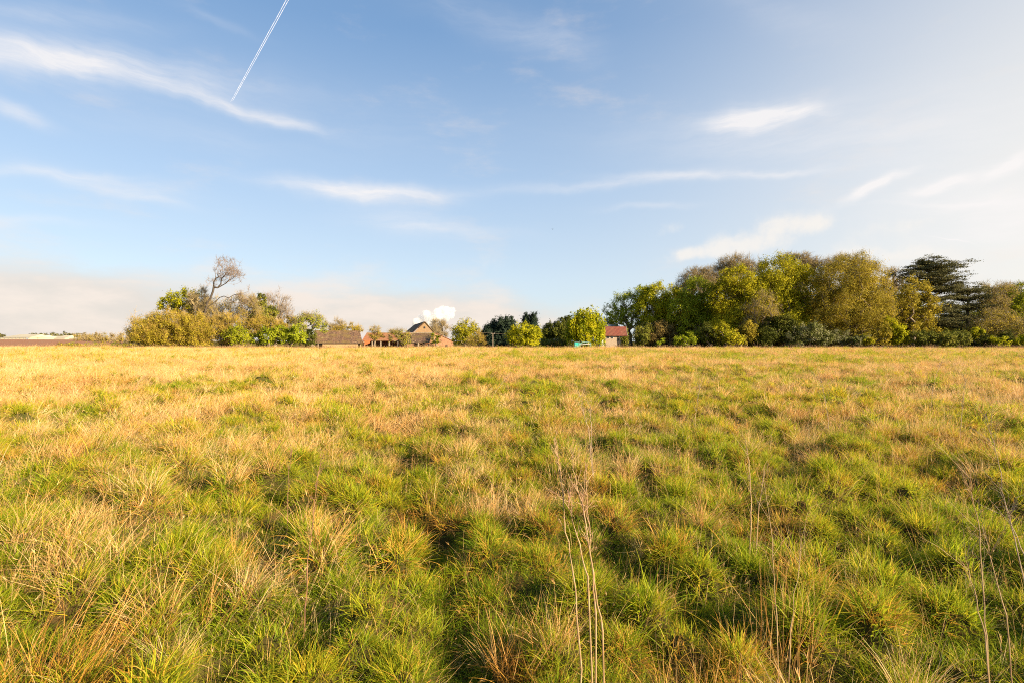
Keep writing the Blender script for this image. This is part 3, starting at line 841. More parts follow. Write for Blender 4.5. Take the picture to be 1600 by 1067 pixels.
    if not mat and len(TQ):
        obj('crown', npmesh('crown', TV, TQ, twig_mat or bark), root)
    if mat:
        c = np.repeat(T, lpt, axis=0); s = np.repeat(CR, lpt)
        o_ = g.normal(0, 1, c.shape) * (s * sigma)[:, None]
        if flat: o_[:, 2] *= (1 - flat)
        c = c + o_
        cc_ = np.array([0, 0, (zmax + max(zmin, 0)) / 2]); od = c - cc_; od /= np.maximum(np.linalg.norm(od, axis=1)[:, None], .1)
        on = o_ / np.maximum(np.linalg.norm(o_, axis=1)[:, None], 1e-3)
        NR = od * .55 + on * .75 + np.array([0, 0, .25])
        if hang:
            u = g.uniform(0, 1, len(T)) < .75
            hl = np.repeat(hang * g.uniform(.3, 1.2, len(T)) * u, lpt)
            tt = np.tile(np.linspace(0, 1, lpt), len(T))
            c = np.repeat(T, lpt, axis=0) + g.normal(0, .10, c.shape)
            c[:, 2] -= hl * tt
        keep = c[:, 2] > .05
        obj(name_crown, leaves_mesh(name_crown, c[keep], leaf, LM[mat], g, flat=flat * .6, stretch=1.3 if hang else 1.0, extra=None if hang else NR[keep]), root)
    return root

# --- the copse on the left ---------------------------------------------------
GL = 'trees and bushes of the left copse'
make_tree('willow_bush', 'broad rounded golden olive bush at the left end of the copse, in front', 'bush', 268, 99,
          [(262, 510, 38, 26), (245, 517, 34, 25), (300, 514, 30, 27), (225, 525, 18, 18), (270, 527, 50, 18), (320, 524, 20, 20)],
          'gold', leaf=.17, dens=1.7, lpt=15, stems=9, fork=.12, twigs=4, twig_len=1.3, twig_w=.016, twig_mat=m_twig_gold, bark=m_twig_gold, group=GL, clump=.55, twigup=.9)
make_tree('thorn_bush', 'dark green bush peeping out behind the left edge of the golden bush', 'bush', 226, 104,
          [(226, 515, 18, 14), (216, 522, 10, 12), (240, 508, 14, 12)], 'olive', leaf=.22, dens=1.3, stems=4, group=GL)
make_tree('field_maple', 'rounded tree with yellow green top behind the golden bush', 'tree', 290, 108,
          [(288, 466, 24, 13), (268, 472, 16, 12), (305, 468, 12, 14), (255, 478, 9, 9), (292, 484, 22, 12)], 'lime', leaf=.24, dens=1.2, lpt=12, group=GL, fork=.4, bark=m_bark_dark)
make_tree('hawthorn', 'tan twiggy bare bush just left of the leaning dead tree', 'bush', 318, 106,
          [(312, 470, 16, 18), (330, 490, 18, 22), (300, 490, 18, 20)], None, dens=1.1, twigs=9, twig_len=1.1, twig_w=.016, twig_mat=m_twig, group=GL)
# leaning dead tree: hand-laid main limbs, then fine twigs
def px_init(px, Yd, chains):
    k = Yd / 800; bz = ghs((px - 800) / 800 * Yd, Yd)
    I = []; par = []
    names = {}
    for ch in chains:
        prev = None
        for j, pt in enumerate(ch):
            if pt in names: prev = names[pt]; continue
            I.append(((pt[0] - px) * k, (pt[2] if len(pt) > 2 else 0), CAM_H + (533.5 - pt[1]) * k - bz)); par.append(prev if prev is not None else 0)
            names[pt] = len(I) - 1; prev = names[pt]
    return I, par
dead = px_init(314, 102, [[(312, 548), (314, 530), (316, 510), (318, 495), (322, 482), (324, 473), (329, 466), (333, 455), (334, 449)],
                          [(322, 482), (328, 478), (337, 471), (344, 465), (350, 463), (357, 466), (362, 472)],
                          [(334, 449), (340, 450), (346, 447), (353, 443), (358, 438), (360, 430), (363, 420), (366, 412)],
                          [(334, 449), (334, 441), (337, 435)], [(346, 447), (346, 440), (343, 432), (341, 422), (340, 414)], [(340, 450), (345, 444), (346, 436), (352, 430), (352, 420)],
                          [(360, 430), (368, 424), (374, 416)], [(357, 466), (366, 461), (378, 460), (388, 456)], [(362, 472), (372, 474), (380, 482)]])
make_tree('dead_tree', 'tall leaning dead tree with bare branches above the left copse', 'tree', 314, 102,
          [(356, 418, 22, 13), (362, 430, 16, 16), (342, 430, 12, 14), (370, 428, 10, 14), (332, 445, 7, 10), (384, 462, 12, 7), (384, 474, 12, 10), (352, 408, 10, 4), (356, 424, 14, 12)],
          None, dens=.75, twigs=5, twig_len=.8, twig_w=.014, bark=m_bark_dark, twig_mat=m_dead_twig, init=dead, trunk_r=.21, group=GL, clump=.6, bark_r=.05, bf=.38, tips_n=5, shell=.15)
make_tree('willow_tree', 'olive brown twiggy willow tree right of the dead trunk', 'tree', 362, 105,
          [(345, 490, 24, 22), (380, 480, 22, 20), (395, 490, 14, 20), (360, 512, 30, 20), (388, 468, 14, 8)], 'olive', leaf=.17, dens=1.1, lpt=7, twigs=4, twig_len=1.1, twig_mat=m_twig, group=GL, stems=3, bf=.5)
make_tree('scrub_bush', 'loose olive bush in front of the twiggy willow tree', 'bush', 345, 101,
          [(340, 512, 20, 18), (362, 508, 16, 18), (350, 526, 30, 14)], 'olive', leaf=.18, dens=1.2, lpt=9, twigs=4, twig_len=1.0, twig_mat=m_twig_gold, group=GL, stems=5)
make_tree('ivy_tree', 'tall narrow tree clothed in dark ivy at the centre of the copse', 'tree', 409, 107,
          [(408, 468, 9, 9), (405, 480, 11, 12), (412, 492, 18, 10), (402, 500, 12, 12), (420, 488, 10, 9)], 'ivy', leaf=.26, dens=1.9, lpt=14, group=GL, bark=m_bark_dark)
make_tree('bare_tree', 'pale bare tree with a fan of twigs right of the ivy tree', 'tree', 430, 110,
          [(430, 474, 20, 16), (440, 486, 16, 16), (422, 482, 14, 14)], None, dens=1.0, twigs=6, twig_len=1.0, twig_w=.015, twig_mat=m_deadwood, bark=m_deadwood, group=GL, bf=.6)
make_tree('golden_shrub', 'pale golden shrub topping the middle of the copse', 'bush', 418, 103,
          [(415, 508, 26, 12), (395, 512, 16, 12), (437, 512, 12, 10)], 'gold', leaf=.17, dens=1.4, lpt=10, stems=5, group=GL, twigs=3, twig_mat=m_twig_gold)
make_tree('elder_bush', 'bright green leafy bush low in the middle of the copse', 'bush', 372, 99,
          [(372, 526, 20, 14), (352, 530, 14, 10), (388, 530, 10, 10)], 'green', leaf=.24, dens=1.5, stems=5, group=GL)
make_tree('elder_bush', 'vivid green bush right of the centre of the copse', 'bush', 418, 98.5,
          [(415, 526, 17, 13), (430, 522, 16, 14), (402, 532, 10, 9)], 'bright', leaf=.26, dens=1.5, stems=5, group=GL)
make_tree('elder_bush', 'vivid green bush beside the dark gap next to the barn', 'bush', 455, 99,
          [(448, 524, 15, 14), (462, 520, 14, 15), (470, 531, 12, 9)], 'bright', leaf=.26, dens=1.5, stems=5, group=GL)
make_tree('elder_tree', 'light green tree with pale open branches left of the barn', 'tree', 487, 108,
          [(490, 502, 18, 13), (478, 506, 16, 14), (503, 508, 11, 10), (470, 515, 14, 14), (476, 493, 9, 7)], 'bright', leaf=.22, dens=1.1, lpt=9, twigs=3, twig_mat=m_twig, group=GL)
make_tree('holly_bush', 'dark shaded bush against the left end of the barn', 'bush', 484, 103,
          [(484, 528, 10, 12), (476, 530, 10, 10)], 'dark', leaf=.24, dens=1.6, stems=3, group=GL)
make_tree('olive_shrub', 'olive bush filling the back of the left copse', 'bush', 452, 112,
          [(450, 510, 22, 16), (430, 512, 18, 14), (400, 508, 22, 20)], 'olive', leaf=.24, dens=1.0, stems=5, group=GL)

# --- round the farm buildings ---------------------------------------------------
GF = 'trees and bushes round the farm buildings'
make_tree('bare_bush', 'pinkish bare bush rising behind the left part of the barn roof', 'bush', 527, 142,
          [(527, 508, 11, 8), (522, 515, 9, 8)], None, dens=1.0, twigs=8, twig_len=1.2, twig_w=.022, twig_mat=m_twig, group=GF)
make_tree('sallow_bush', 'golden green bush along the ridge behind the barn roof', 'bush', 548, 140,
          [(548, 515, 16, 8), (530, 518, 10, 6), (560, 518, 8, 7)], 'gold', leaf=.22, dens=1.3, lpt=8, twigs=3, twig_mat=m_twig_gold, group=GF)
make_tree('young_sallow', 'small golden green tree in front of the long tiled roof', 'tree', 586, 112,
          [(586, 520, 11, 8), (582, 527, 9, 7), (592, 527, 7, 6)], 'gold', leaf=.17, dens=1.3, lpt=8, twigs=3, twig_len=.8, twig_mat=m_twig_gold, group=GF)
make_tree('sallow_tree', 'taller mossy green tree growing against the roofless bays', 'tree', 622, 112,
          [(620, 518, 11, 9), (613, 524, 9, 9), (628, 527, 14, 11), (634, 532, 10, 8)], 'yellowgreen', leaf=.18, dens=1.2, lpt=9, twigs=4, twig_len=.8, twig_mat=m_twig, group=GF)
make_tree('ivy_bush', 'bright ivy bush climbing the right end of the mossy lean-to', 'bush', 682, 118,
          [(682, 530, 6, 8), (679, 526, 5, 5)], 'green', leaf=.22, dens=2.0, group=GF)
make_tree('bare_tree', 'bare reddish tree behind the brick gable', 'tree', 690, 150,
          [(688, 510, 13, 11), (694, 518, 11, 10), (682, 517, 9, 9)], None, dens=1.0, twigs=8, twig_len=1.2, twig_w=.02, twig_mat=m_twig, group=GF, bf=.6)
make_tree('ash_tree', 'rounded mid green tree just right of the brick farmyard wall', 'tree', 728, 118,
          [(726, 514, 18, 14), (718, 524, 13, 14), (738, 518, 12, 15), (729, 530, 18, 10)], 'yellowgreen', leaf=.24, dens=1.5, lpt=12, group=GF)
make_tree('sallow_bush', 'golden brown bush at the right foot of the rounded green tree', 'bush', 744, 110,
          [(744, 528, 11, 10), (738, 534, 9, 8), (751, 535, 8, 7)], 'gold', leaf=.16, dens=1.5, lpt=8, twigs=4, twig_len=.8, twig_mat=m_twig_gold, group=GF, stems=4)
# dark conifers
GC = 'dark conifers behind the farmyard'
def conifer(px, top, w, Yd, label, base=541):
    lb = []
    nl = 8
    for k in range(nl):
        f = k / (nl - 1)
        lb.append((px, base - 6 - (base - top - 8) * f, w * (1 - .82 * f ** 1.5) * .6 + 1.2, (base - top) / nl * 1.25))
    make_tree('conifer', label, 'conifer', px, Yd, lb, 'conifer', leaf=.42, dens=1.7, lpt=14, clump=.7, group=GC, bark=m_bark_dark, fork=.6)
CON = ['leftmost dark conifer, with a rounded top, beyond the wire', 'dark conifer second from the left in the row', 'third dark conifer in the row, slightly taller',
       'fourth dark conifer in the row', 'last dark conifer of the row before the lime green bush', 'dark conifer peeping over the left of the lime green bush', 'dark conifer peeping over the top right of the lime green bush']
for (px, top, w), lb in zip([(762, 508, 18), (772, 504, 18), (782, 502, 18), (791, 499, 18), (799, 500, 16), (822, 495, 17), (833, 494, 17)], CON):
    conifer(px, top, w, 175, lb)
make_tree('lime_bush', 'big round lime green bush in front of the dark conifers', 'bush', 819, 104,
          [(820, 523, 25, 19), (808, 527, 15, 14), (832, 526, 14, 14)], 'lime', leaf=.22, dens=2.6, clump=.42, lpt=14, stems=5, group=GF)
make_tree('holm_oak', 'dull dark green tree left of the yellow willow', 'tree', 866, 150,
          [(864, 517, 18, 12), (852, 523, 12, 10), (878, 512, 12, 14), (882, 520, 10, 16), (866, 530, 20, 10)], 'dark', leaf=.32, dens=1.6, group=GF, bark=m_bark_dark)
make_tree('dark_tree', 'dark tree showing just above the left shoulder of the willow', 'tree', 889, 160,
          [(889, 502, 10, 8), (886, 512, 12, 12)], 'dark', leaf=.34, dens=1.3, group=GF, bark=m_bark_dark)
make_tree('weeping_willow', 'weeping willow with drooping bright yellow green sprays beside the red-roofed cottage', 'willow', 918, 112,
          [(917, 494, 19, 13), (904, 507, 18, 16), (930, 504, 17, 17), (916, 514, 26, 19), (937, 514, 10, 16), (897, 519, 9, 13)],
          'willow', leaf=.26, dens=1.3, lpt=20, hang=2.6, group=GF, clump=.75)

ORD = ['first', 'second', 'third', 'fourth', 'fifth', 'sixth', 'seventh', 'eighth', 'ninth', 'tenth', 'eleventh', 'twelfth', 'thirteenth', 'fourteenth', 'fifteenth', 'sixteenth', 'seventeenth', 'eighteenth', 'nineteenth', 'twentieth', 'twenty-first', 'twenty-second']
# --- the wood on the right --------------------------------------------------------
GW = 'trees of the wood on the right'
def W_(kind, label, px, Yd, lobes, mat, **kw):
    kw.setdefault('leaf', .27); kw['dens'] = kw.get('dens', .66) * 1.45; kw['lpt'] = int(kw.get('lpt', 14) * 1.6)
    cat = kw.pop('cat', 'tree')
    return make_tree(kind, label, cat, px, Yd, lobes, mat, group=GW, **kw)
W_('sycamore', 'open light green tree with bare limbs showing behind the cottage', 985, 128,
   [(985, 470, 26, 20), (963, 487, 20, 16), (1004, 480, 22, 26), (978, 500, 28, 16), (952, 498, 10, 10), (1000, 458, 18, 13)], 'bright', bark=m_bark, dens=.42, leaf=.24)
W_('lime_tree', 'light yellow green tree at the left end of the wood', 1030, 124,
   [(1030, 462, 28, 20), (1012, 482, 24, 22), (1050, 482, 22, 26), (1030, 508, 34, 22)], 'lime', dens=.62, bark=m_bark)
W_('bare_tree', 'bare brown tree standing up behind the green trees near the left of the wood', 1085, 134,
   [(1085, 440, 24, 18), (1070, 452, 18, 18), (1104, 436, 18, 16)], 'brown', lpt=3, leaf=.17, dens=.7, twigs=7, twig_len=1.3, twig_w=.022, twig_mat=m_twig, bf=.6)
W_('bare_tree', 'bare brown crown forming the highest point left of the wood centre', 1150, 136,
   [(1150, 418, 28, 17), (1130, 432, 20, 16), (1175, 420, 18, 14)], 'brown', lpt=3, leaf=.17, dens=.7, twigs=7, twig_len=1.3, twig_w=.022, twig_mat=m_twig, bf=.6)
W_('hornbeam', 'fresh green tree with a broad low skirt, fourth from the cottage', 1084, 119,
   [(1085, 460, 26, 24), (1070, 485, 26, 24), (1102, 485, 22, 28), (1084, 512, 32, 22), (1070, 530, 18, 12)], 'bright')
W_('maple', 'tall yellow green tree with a sunlit domed top', 1155, 113,
   [(1153, 440, 32, 24), (1132, 464, 26, 28), (1176, 464, 26, 30), (1145, 495, 32, 28), (1130, 518, 24, 22)], 'yellowgreen')
W_('maple', 'wide yellow green tree with branches showing at its top, centre of the wood', 1228, 114,
   [(1225, 425, 38, 25), (1203, 450, 32, 28), (1252, 448, 32, 30), (1228, 480, 44, 28), (1225, 508, 40, 22)], 'yellowgreen', dens=.62)
W_('bare_tree', 'brown bare crown fringing the top of the wood above its centre', 1248, 134,
   [(1245, 412, 28, 12), (1265, 420, 16, 14)], 'brown', lpt=3, leaf=.17, dens=.8, twigs=7, twig_len=1.2, twig_w=.022, twig_mat=m_twig, bf=.6)
W_('oak', 'very broad golden brown oak, the largest tree of the wood', 1335, 110,
   [(1330, 430, 46, 30), (1298, 445, 30, 32), (1365, 455, 34, 32), (1330, 480, 56, 34), (1375, 490, 26, 34), (1290, 485, 26, 30), (1340, 515, 50, 24)],
   'olive', dens=.62, twigs=2, twig_len=.9, twig_mat=m_twig, leaf=.2)
W_('budding_tree', 'brownish budding crown fringing the top of the broad oak', 1330, 128,
   [(1325, 412, 22, 12), (1345, 420, 24, 14), (1300, 418, 18, 12)], 'brown', dens=.9, lpt=4, twigs=5, twig_len=1.2, twig_mat=m_twig, leaf=.18)
W_('budding_tree', 'slender olive budding tree in front of the wood centre', 1190, 108,
   [(1190, 480, 16, 26), (1175, 500, 14, 24), (1205, 500, 14, 24)], 'olive', dens=.7, lpt=8, twigs=4, twig_len=1.0, twig_mat=m_twig, leaf=.18, bark=m_bark)
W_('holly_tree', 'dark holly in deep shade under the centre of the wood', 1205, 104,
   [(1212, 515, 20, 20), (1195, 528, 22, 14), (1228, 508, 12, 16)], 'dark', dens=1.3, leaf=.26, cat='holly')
W_('blossom_bush', 'grey white flowering thorn bush at the foot of the broad oak', 1268, 103,
   [(1262, 520, 22, 16), (1285, 525, 20, 14), (1242, 530, 16, 12)], 'blossom', dens=1.2, leaf=.20, cat='bush', stems=4)
W_('blossom_bush', 'smaller grey flowering bush right of the larger flowering thorn', 1318, 103,
   [(1318, 527, 17, 11), (1335, 531, 12, 9)], 'blossom', dens=1.2, leaf=.18, cat='bush', stems=4)
W_('poplar', 'loose pale gold tree with a dark gap in its crown, left of the cedar', 1425, 112,
   [(1425, 455, 22, 22), (1405, 470, 16, 22), (1445, 480, 20, 22), (1430, 505, 28, 22), (1458, 515, 14, 16)], 'gold', dens=.6, leaf=.26, lpt=10)
W_('ivy_tree', 'dark ivy covered trunk inside the pale gold tree', 1418, 115,
   [(1416, 480, 12, 18), (1420, 505, 16, 22), (1414, 528, 18, 14)], 'ivy', dens=1.1, leaf=.27)
W_('laburnum_bush', 'bright yellow green shrub at the foot of the pale gold tree', 1398, 104,
   [(1398, 520, 17, 13), (1404, 530, 18, 10), (1392, 508, 10, 10)], 'lime', dens=1.3, cat='bush', stems=4)
W_('budding_tree', 'thin pale crown between the broad oak and the cedar', 1398, 126,
   [(1398, 440, 16, 20), (1385, 455, 12, 16)], 'brown', dens=.7, lpt=4, twigs=4, twig_mat=m_twig, leaf=.2)

def cedar(px, Yd, limbs, label, trunk_top, seed):
    """tabular cedar: each limb carries flat plates of needles"""
    g = np.random.default_rng(seed)
    k = Yd / 800; bx = (px - 800) / 800 * Yd; bz = ghs(bx, Yd)
    root = empty('cedar_tree', (bx, Yd, bz)); tag(root, label, 'cedar', GW)
    cz = lambda py: CAM_H + (533.5 - py) * k - bz
    tv = []; tq = []; off = 0; C = []
    def add(P, r):
        nonlocal off
        P = np.array(P, float); r = np.array(r, float)
        v, q = tubes(P[:-1], P[1:], r[:-1], r[1:], 6)
        tv.append(v); tq.append(q + off); off += len(v)
    H = cz(trunk_top)
    tp = [np.array([g.normal(0, .12), 0, z]) for z in np.linspace(-.3, H, 9)]
    add(tp, np.linspace(.55, .10, 9))
    for (ey, ex, y0, back_) in limbs:      # end py, end px, start py, depth offset of the end
        p0 = np.array([0, 0, cz(y0)]); p1 = np.array([(ex - px) * k, back_, cz(ey)])
        m = 7; P = []; tip_drop = g.uniform(.1, .5)
        for j in range(m):
            f = j / (m - 1)
            q = p0 * (1 - f) + p1 * f; q[2] += math.sin(f * math.pi) * -.25 + g.normal(0, .10); q[1] += g.normal(0, .15)
            P.append(q)
        add(P, np.linspace(.16, .04, m))
        L = np.linalg.norm(p1 - p0)
        d = (p1 - p0) / L
        sd_ = np.cross(d, [0, 0, 1]); sd_ /= max(np.linalg.norm(sd_), 1e-3)
        for j in range(int(L * 4.0) + 4):
            f = g.uniform(.22, 1.0)
            c = p0 * (1 - f) + p1 * f
            w = (.45 + 1.1 * math.sin(min(1, f * 1.1) * math.pi * .75)) * min(2.0, L * .34)
            o_ = g.normal(0, .6) * w
            e = c + sd_ * o_ + d * abs(o_) * .4; e[2] += .10 + g.normal(0, .22) - .18 * abs(o_)
            add([c, (c + e) / 2 + [0, 0, .05], e], [.035, .025, .015])
            nn = int(70 * g.uniform(.6, 1.2))
            q = np.repeat(e[None], nn, 0) + g.normal(0, 1, (nn, 3)) * np.array([.50, .50, .11])
            C.append(q)
    obj('trunk', npmesh('trunk', np.vstack(tv), np.vstack(tq), m_bark_dark, smooth=True), root)
    C = np.vstack(C)
    obj('crown', leaves_mesh('crown', C, .21, LM['cedar'], g, flat=.75), root)
def limbset(px, tiers, seed):
    g = np.random.default_rng(seed); out = []
    for (py, l, r, rise) in tiers:
        out.append((py, px - l, py + rise, g.uniform(-1, .5)))
        out.append((py, px + r, py + rise, g.uniform(-1, .5)))
        for _ in range(5):
            s_ = g.uniform(-1, 1)
            out.append((py + g.uniform(-4, 5), px + (s_ * r if s_ > 0 else s_ * l) * .7, py + rise + 2, g.choice([-1, 1]) * g.uniform(1.5, 4)))
    return out
t1 = [(409, 14, 6, 7), (417, 26, 20, 6), (427, 34, 30, 6), (437, 30, 36, 7), (446, 30, 44, 8), (462, 32, 40, 8), (480, 36, 46, 8), (500, 40, 48, 8), (520, 38, 50, 6)]
L1 = limbset(1452, t1, 5) + [(409, 1500, 424, 0), (413, 1494, 428, 1.5), (420, 1486, 430, -1.0), (430, 1492, 444, 1.0), (434, 1484, 446, -1.5), (441, 1498, 458, 0.0), (450, 1500, 462, 1.0), (406, 1440, 420, 0), (424, 1410, 428, 0)]
cedar(1452, 116, L1, 'tall layered cedar with flat dark tiers standing above the wood edge', 405, 3)
t2 = [(452, 22, 26, 6), (462, 26, 34, 7), (476, 30, 38, 8), (492, 34, 40, 8), (508, 34, 42, 8), (524, 30, 40, 6)]
cedar(1512, 120, limbset(1512, t2, 8) + [(447, 1530, 462, 0)], 'lower spreading cedar right of the tall one', 446, 9)

W_('bare_tree', 'bare tree with upright pale limbs right of the cedars', 1552, 124,
   [(1552, 462, 24, 20), (1540, 478, 18, 20), (1570, 465, 20, 22), (1555, 495, 24, 20)], 'olive', lpt=6, leaf=.2, dens=.9, twigs=4, twig_len=1.2, twig_w=.02, twig_mat=m_twig, bf=.6)
W_('bare_tree', 'bare tree at the right edge of the view', 1592, 126,
   [(1592, 458, 20, 16), (1605, 475, 22, 20)], 'olive', lpt=6, leaf=.2, dens=.8, twigs=4, twig_len=1.2, twig_w=.02, twig_mat=m_twig, bf=.6)
W_('ash_tree', 'thin green tree cut by the right edge of the view', 1612, 113,
   [(1606, 462, 16, 20), (1602, 490, 18, 22), (1615, 510, 24, 22)], 'green', dens=.7, lpt=10)
W_('hazel_bush', 'olive brown bush below the bare trees at the right', 1560, 110,
   [(1555, 505, 24, 22), (1580, 512, 22, 20), (1535, 520, 18, 16)], 'olive', dens=.8, cat='bush', twigs=3, twig_mat=m_twig, lpt=8, leaf=.2)
W_('gorse_bush', 'small bright lime shrub under the second cedar', 1528, 106, [(1528, 519, 9, 6), (1524, 524, 7, 6)], 'lime', dens=1.6, cat='bush', stems=3)
W_('gorse_bush', 'low lime shrub at the meadow edge below the bare trees', 1558, 103, [(1558, 535, 9, 7), (1552, 532, 7, 5)], 'lime', dens=1.6, cat='bush', stems=3)
W_('gorse_bush', 'bright lime shrub near the right edge of the view', 1592, 103, [(1592, 533, 10, 8), (1602, 535, 9, 7)], 'lime', dens=1.6, cat='bush', stems=3)
# understorey
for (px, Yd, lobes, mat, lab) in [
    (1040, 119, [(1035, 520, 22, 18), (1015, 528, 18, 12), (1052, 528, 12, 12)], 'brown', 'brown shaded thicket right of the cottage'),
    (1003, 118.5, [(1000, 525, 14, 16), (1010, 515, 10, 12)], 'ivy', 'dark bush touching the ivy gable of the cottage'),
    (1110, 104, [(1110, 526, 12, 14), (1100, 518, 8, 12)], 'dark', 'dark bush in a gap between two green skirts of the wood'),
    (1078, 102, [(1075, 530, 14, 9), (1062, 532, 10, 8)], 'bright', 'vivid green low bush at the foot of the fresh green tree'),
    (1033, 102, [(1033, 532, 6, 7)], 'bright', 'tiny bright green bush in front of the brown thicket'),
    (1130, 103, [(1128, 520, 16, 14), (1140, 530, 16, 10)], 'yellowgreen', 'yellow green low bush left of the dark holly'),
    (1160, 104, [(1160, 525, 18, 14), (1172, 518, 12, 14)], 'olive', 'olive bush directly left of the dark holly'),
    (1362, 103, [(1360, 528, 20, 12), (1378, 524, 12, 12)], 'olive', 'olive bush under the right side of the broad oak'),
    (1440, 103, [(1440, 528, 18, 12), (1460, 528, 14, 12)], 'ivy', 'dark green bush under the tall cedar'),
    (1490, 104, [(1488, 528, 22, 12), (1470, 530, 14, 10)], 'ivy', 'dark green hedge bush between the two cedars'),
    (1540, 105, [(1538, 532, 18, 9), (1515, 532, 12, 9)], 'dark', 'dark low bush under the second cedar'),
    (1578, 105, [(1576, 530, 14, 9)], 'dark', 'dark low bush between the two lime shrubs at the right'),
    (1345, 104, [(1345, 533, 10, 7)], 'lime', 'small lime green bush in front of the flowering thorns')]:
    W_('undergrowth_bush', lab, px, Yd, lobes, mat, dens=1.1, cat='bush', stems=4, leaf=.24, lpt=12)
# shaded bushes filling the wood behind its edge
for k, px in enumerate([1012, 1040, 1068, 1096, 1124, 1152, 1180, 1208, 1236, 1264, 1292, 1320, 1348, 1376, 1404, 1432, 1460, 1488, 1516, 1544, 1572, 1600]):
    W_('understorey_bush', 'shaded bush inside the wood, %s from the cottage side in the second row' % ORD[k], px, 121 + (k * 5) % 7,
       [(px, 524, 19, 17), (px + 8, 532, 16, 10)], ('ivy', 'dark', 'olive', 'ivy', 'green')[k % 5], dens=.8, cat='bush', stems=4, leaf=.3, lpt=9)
# back row that closes the wood from behind
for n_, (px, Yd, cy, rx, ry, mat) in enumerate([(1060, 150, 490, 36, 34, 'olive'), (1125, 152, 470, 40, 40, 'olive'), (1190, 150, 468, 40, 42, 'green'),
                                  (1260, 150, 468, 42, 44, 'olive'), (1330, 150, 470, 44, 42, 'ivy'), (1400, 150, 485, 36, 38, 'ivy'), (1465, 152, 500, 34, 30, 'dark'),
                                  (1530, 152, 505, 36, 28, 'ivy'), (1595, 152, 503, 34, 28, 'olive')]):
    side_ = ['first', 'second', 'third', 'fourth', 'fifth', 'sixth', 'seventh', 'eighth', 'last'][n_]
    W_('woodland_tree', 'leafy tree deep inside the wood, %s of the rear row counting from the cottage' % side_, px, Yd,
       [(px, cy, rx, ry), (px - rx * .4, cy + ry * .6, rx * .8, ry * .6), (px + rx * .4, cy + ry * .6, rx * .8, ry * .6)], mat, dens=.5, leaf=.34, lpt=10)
# ------------------------------------------------------------------ buildings
def brick_mat(name, c1, c2, mortar, moss=None, scale=1.0):
    m, t, out = new_mat(name)
    tcn = nd(t, 'ShaderNodeTexCoord')
    g = nd(t, 'ShaderNodeNewGeometry')
    sp = nd(t, 'ShaderNodeSeparateXYZ', ins={0: tcn.outputs['Object']})
    xy = mth(t, 'ADD', sp.outputs[0], sp.outputs[1])
    cv = nd(t, 'ShaderNodeCombineXYZ', ins={0: xy, 1: sp.outputs[2], 2: 0.0}).outputs[0]
    br = nd(t, 'ShaderNodeTexBrick', ins={'Vector': cv, 'Color1': tuple(c1) + (1,), 'Color2': tuple(c2) + (1,), 'Mortar': tuple(mortar) + (1,),
                                        'Scale': 1.0 / scale, 'Mortar Size': .012, 'Brick Width': .23, 'Row Height': .08})
    n = nd(t, 'ShaderNodeTexNoise', ins={'Vector': tcn.outputs['Object'], 'Scale': 1.3, 'Detail': 6.0, 'Roughness': .7})
    col = mixc(t, sstep(t, n.outputs['Fac'], .40, .66), br.outputs['Color'], moss or [k * .55 for k in c1])
    n2 = nd(t, 'ShaderNodeTexNoise', ins={'Vector': tcn.outputs['Object'], 'Scale': 5.0, 'Detail': 4.0})
    col = mixc(t, mth(t, 'MULTIPLY', sstep(t, n2.outputs['Fac'], .45, .65), .5), col, mortar)
    b = nd(t, 'ShaderNodeBsdfPrincipled', ins={'Base Color': col, 'Roughness': .95})
    bp = nd(t, 'ShaderNodeBump', ins={'Strength': .4, 'Distance': .02, 'Height': br.outputs['Fac']})
    t.links.new(bp.outputs[0], b.inputs['Normal'])
    t.links.new(b.outputs[0], out.inputs[0])
    return m

def roof_mat(name, base, base2, moss, pale, rows=.28, moss_amt=.5):
    m, t, out = new_mat(name)
    tcn = nd(t, 'ShaderNodeTexCoord')
    n = nd(t, 'ShaderNodeTexNoise', ins={'Vector': tcn.outputs['Object'], 'Scale': 1.5, 'Detail': 8.0, 'Roughness': .8})
    n2 = nd(t, 'ShaderNodeTexNoise', ins={'Vector': tcn.outputs['Object'], 'Scale': 3.5, 'Detail': 4.0, 'Roughness': .6})
    n3 = nd(t, 'ShaderNodeTexNoise', ins={'Vector': tcn.outputs['Object'], 'Scale': .45, 'Detail': 3.0})
    col = mixc(t, sstep(t, n2.outputs['Fac'], .40, .60), base, base2)
    col = mixc(t, mth(t, 'MULTIPLY', sstep(t, n3.outputs['Fac'], .42, .60), moss_amt), col, moss)
    col = mixc(t, mth(t, 'MULTIPLY', sstep(t, n.outputs['Fac'], .54, .66), .8), col, pale)
    sp = nd(t, 'ShaderNodeSeparateXYZ', ins={0: tcn.outputs['Object']})
    w = mth(t, 'SINE', mth(t, 'MULTIPLY', sp.outputs[0], 2 * math.pi / rows))
    h = mth(t, 'ADD', w, mth(t, 'MULTIPLY', mth(t, 'FRACT', mth(t, 'MULTIPLY', sp.outputs[2], 1 / .2)), 1.2))
    b = nd(t, 'ShaderNodeBsdfPrincipled', ins={'Base Color': col, 'Roughness': .9})
    bp = nd(t, 'ShaderNodeBump', ins={'Strength': .35, 'Distance': .03, 'Height': h})
    t.links.new(bp.outputs[0], b.inputs['Normal'])
    t.links.new(b.outputs[0], out.inputs[0])
    return m

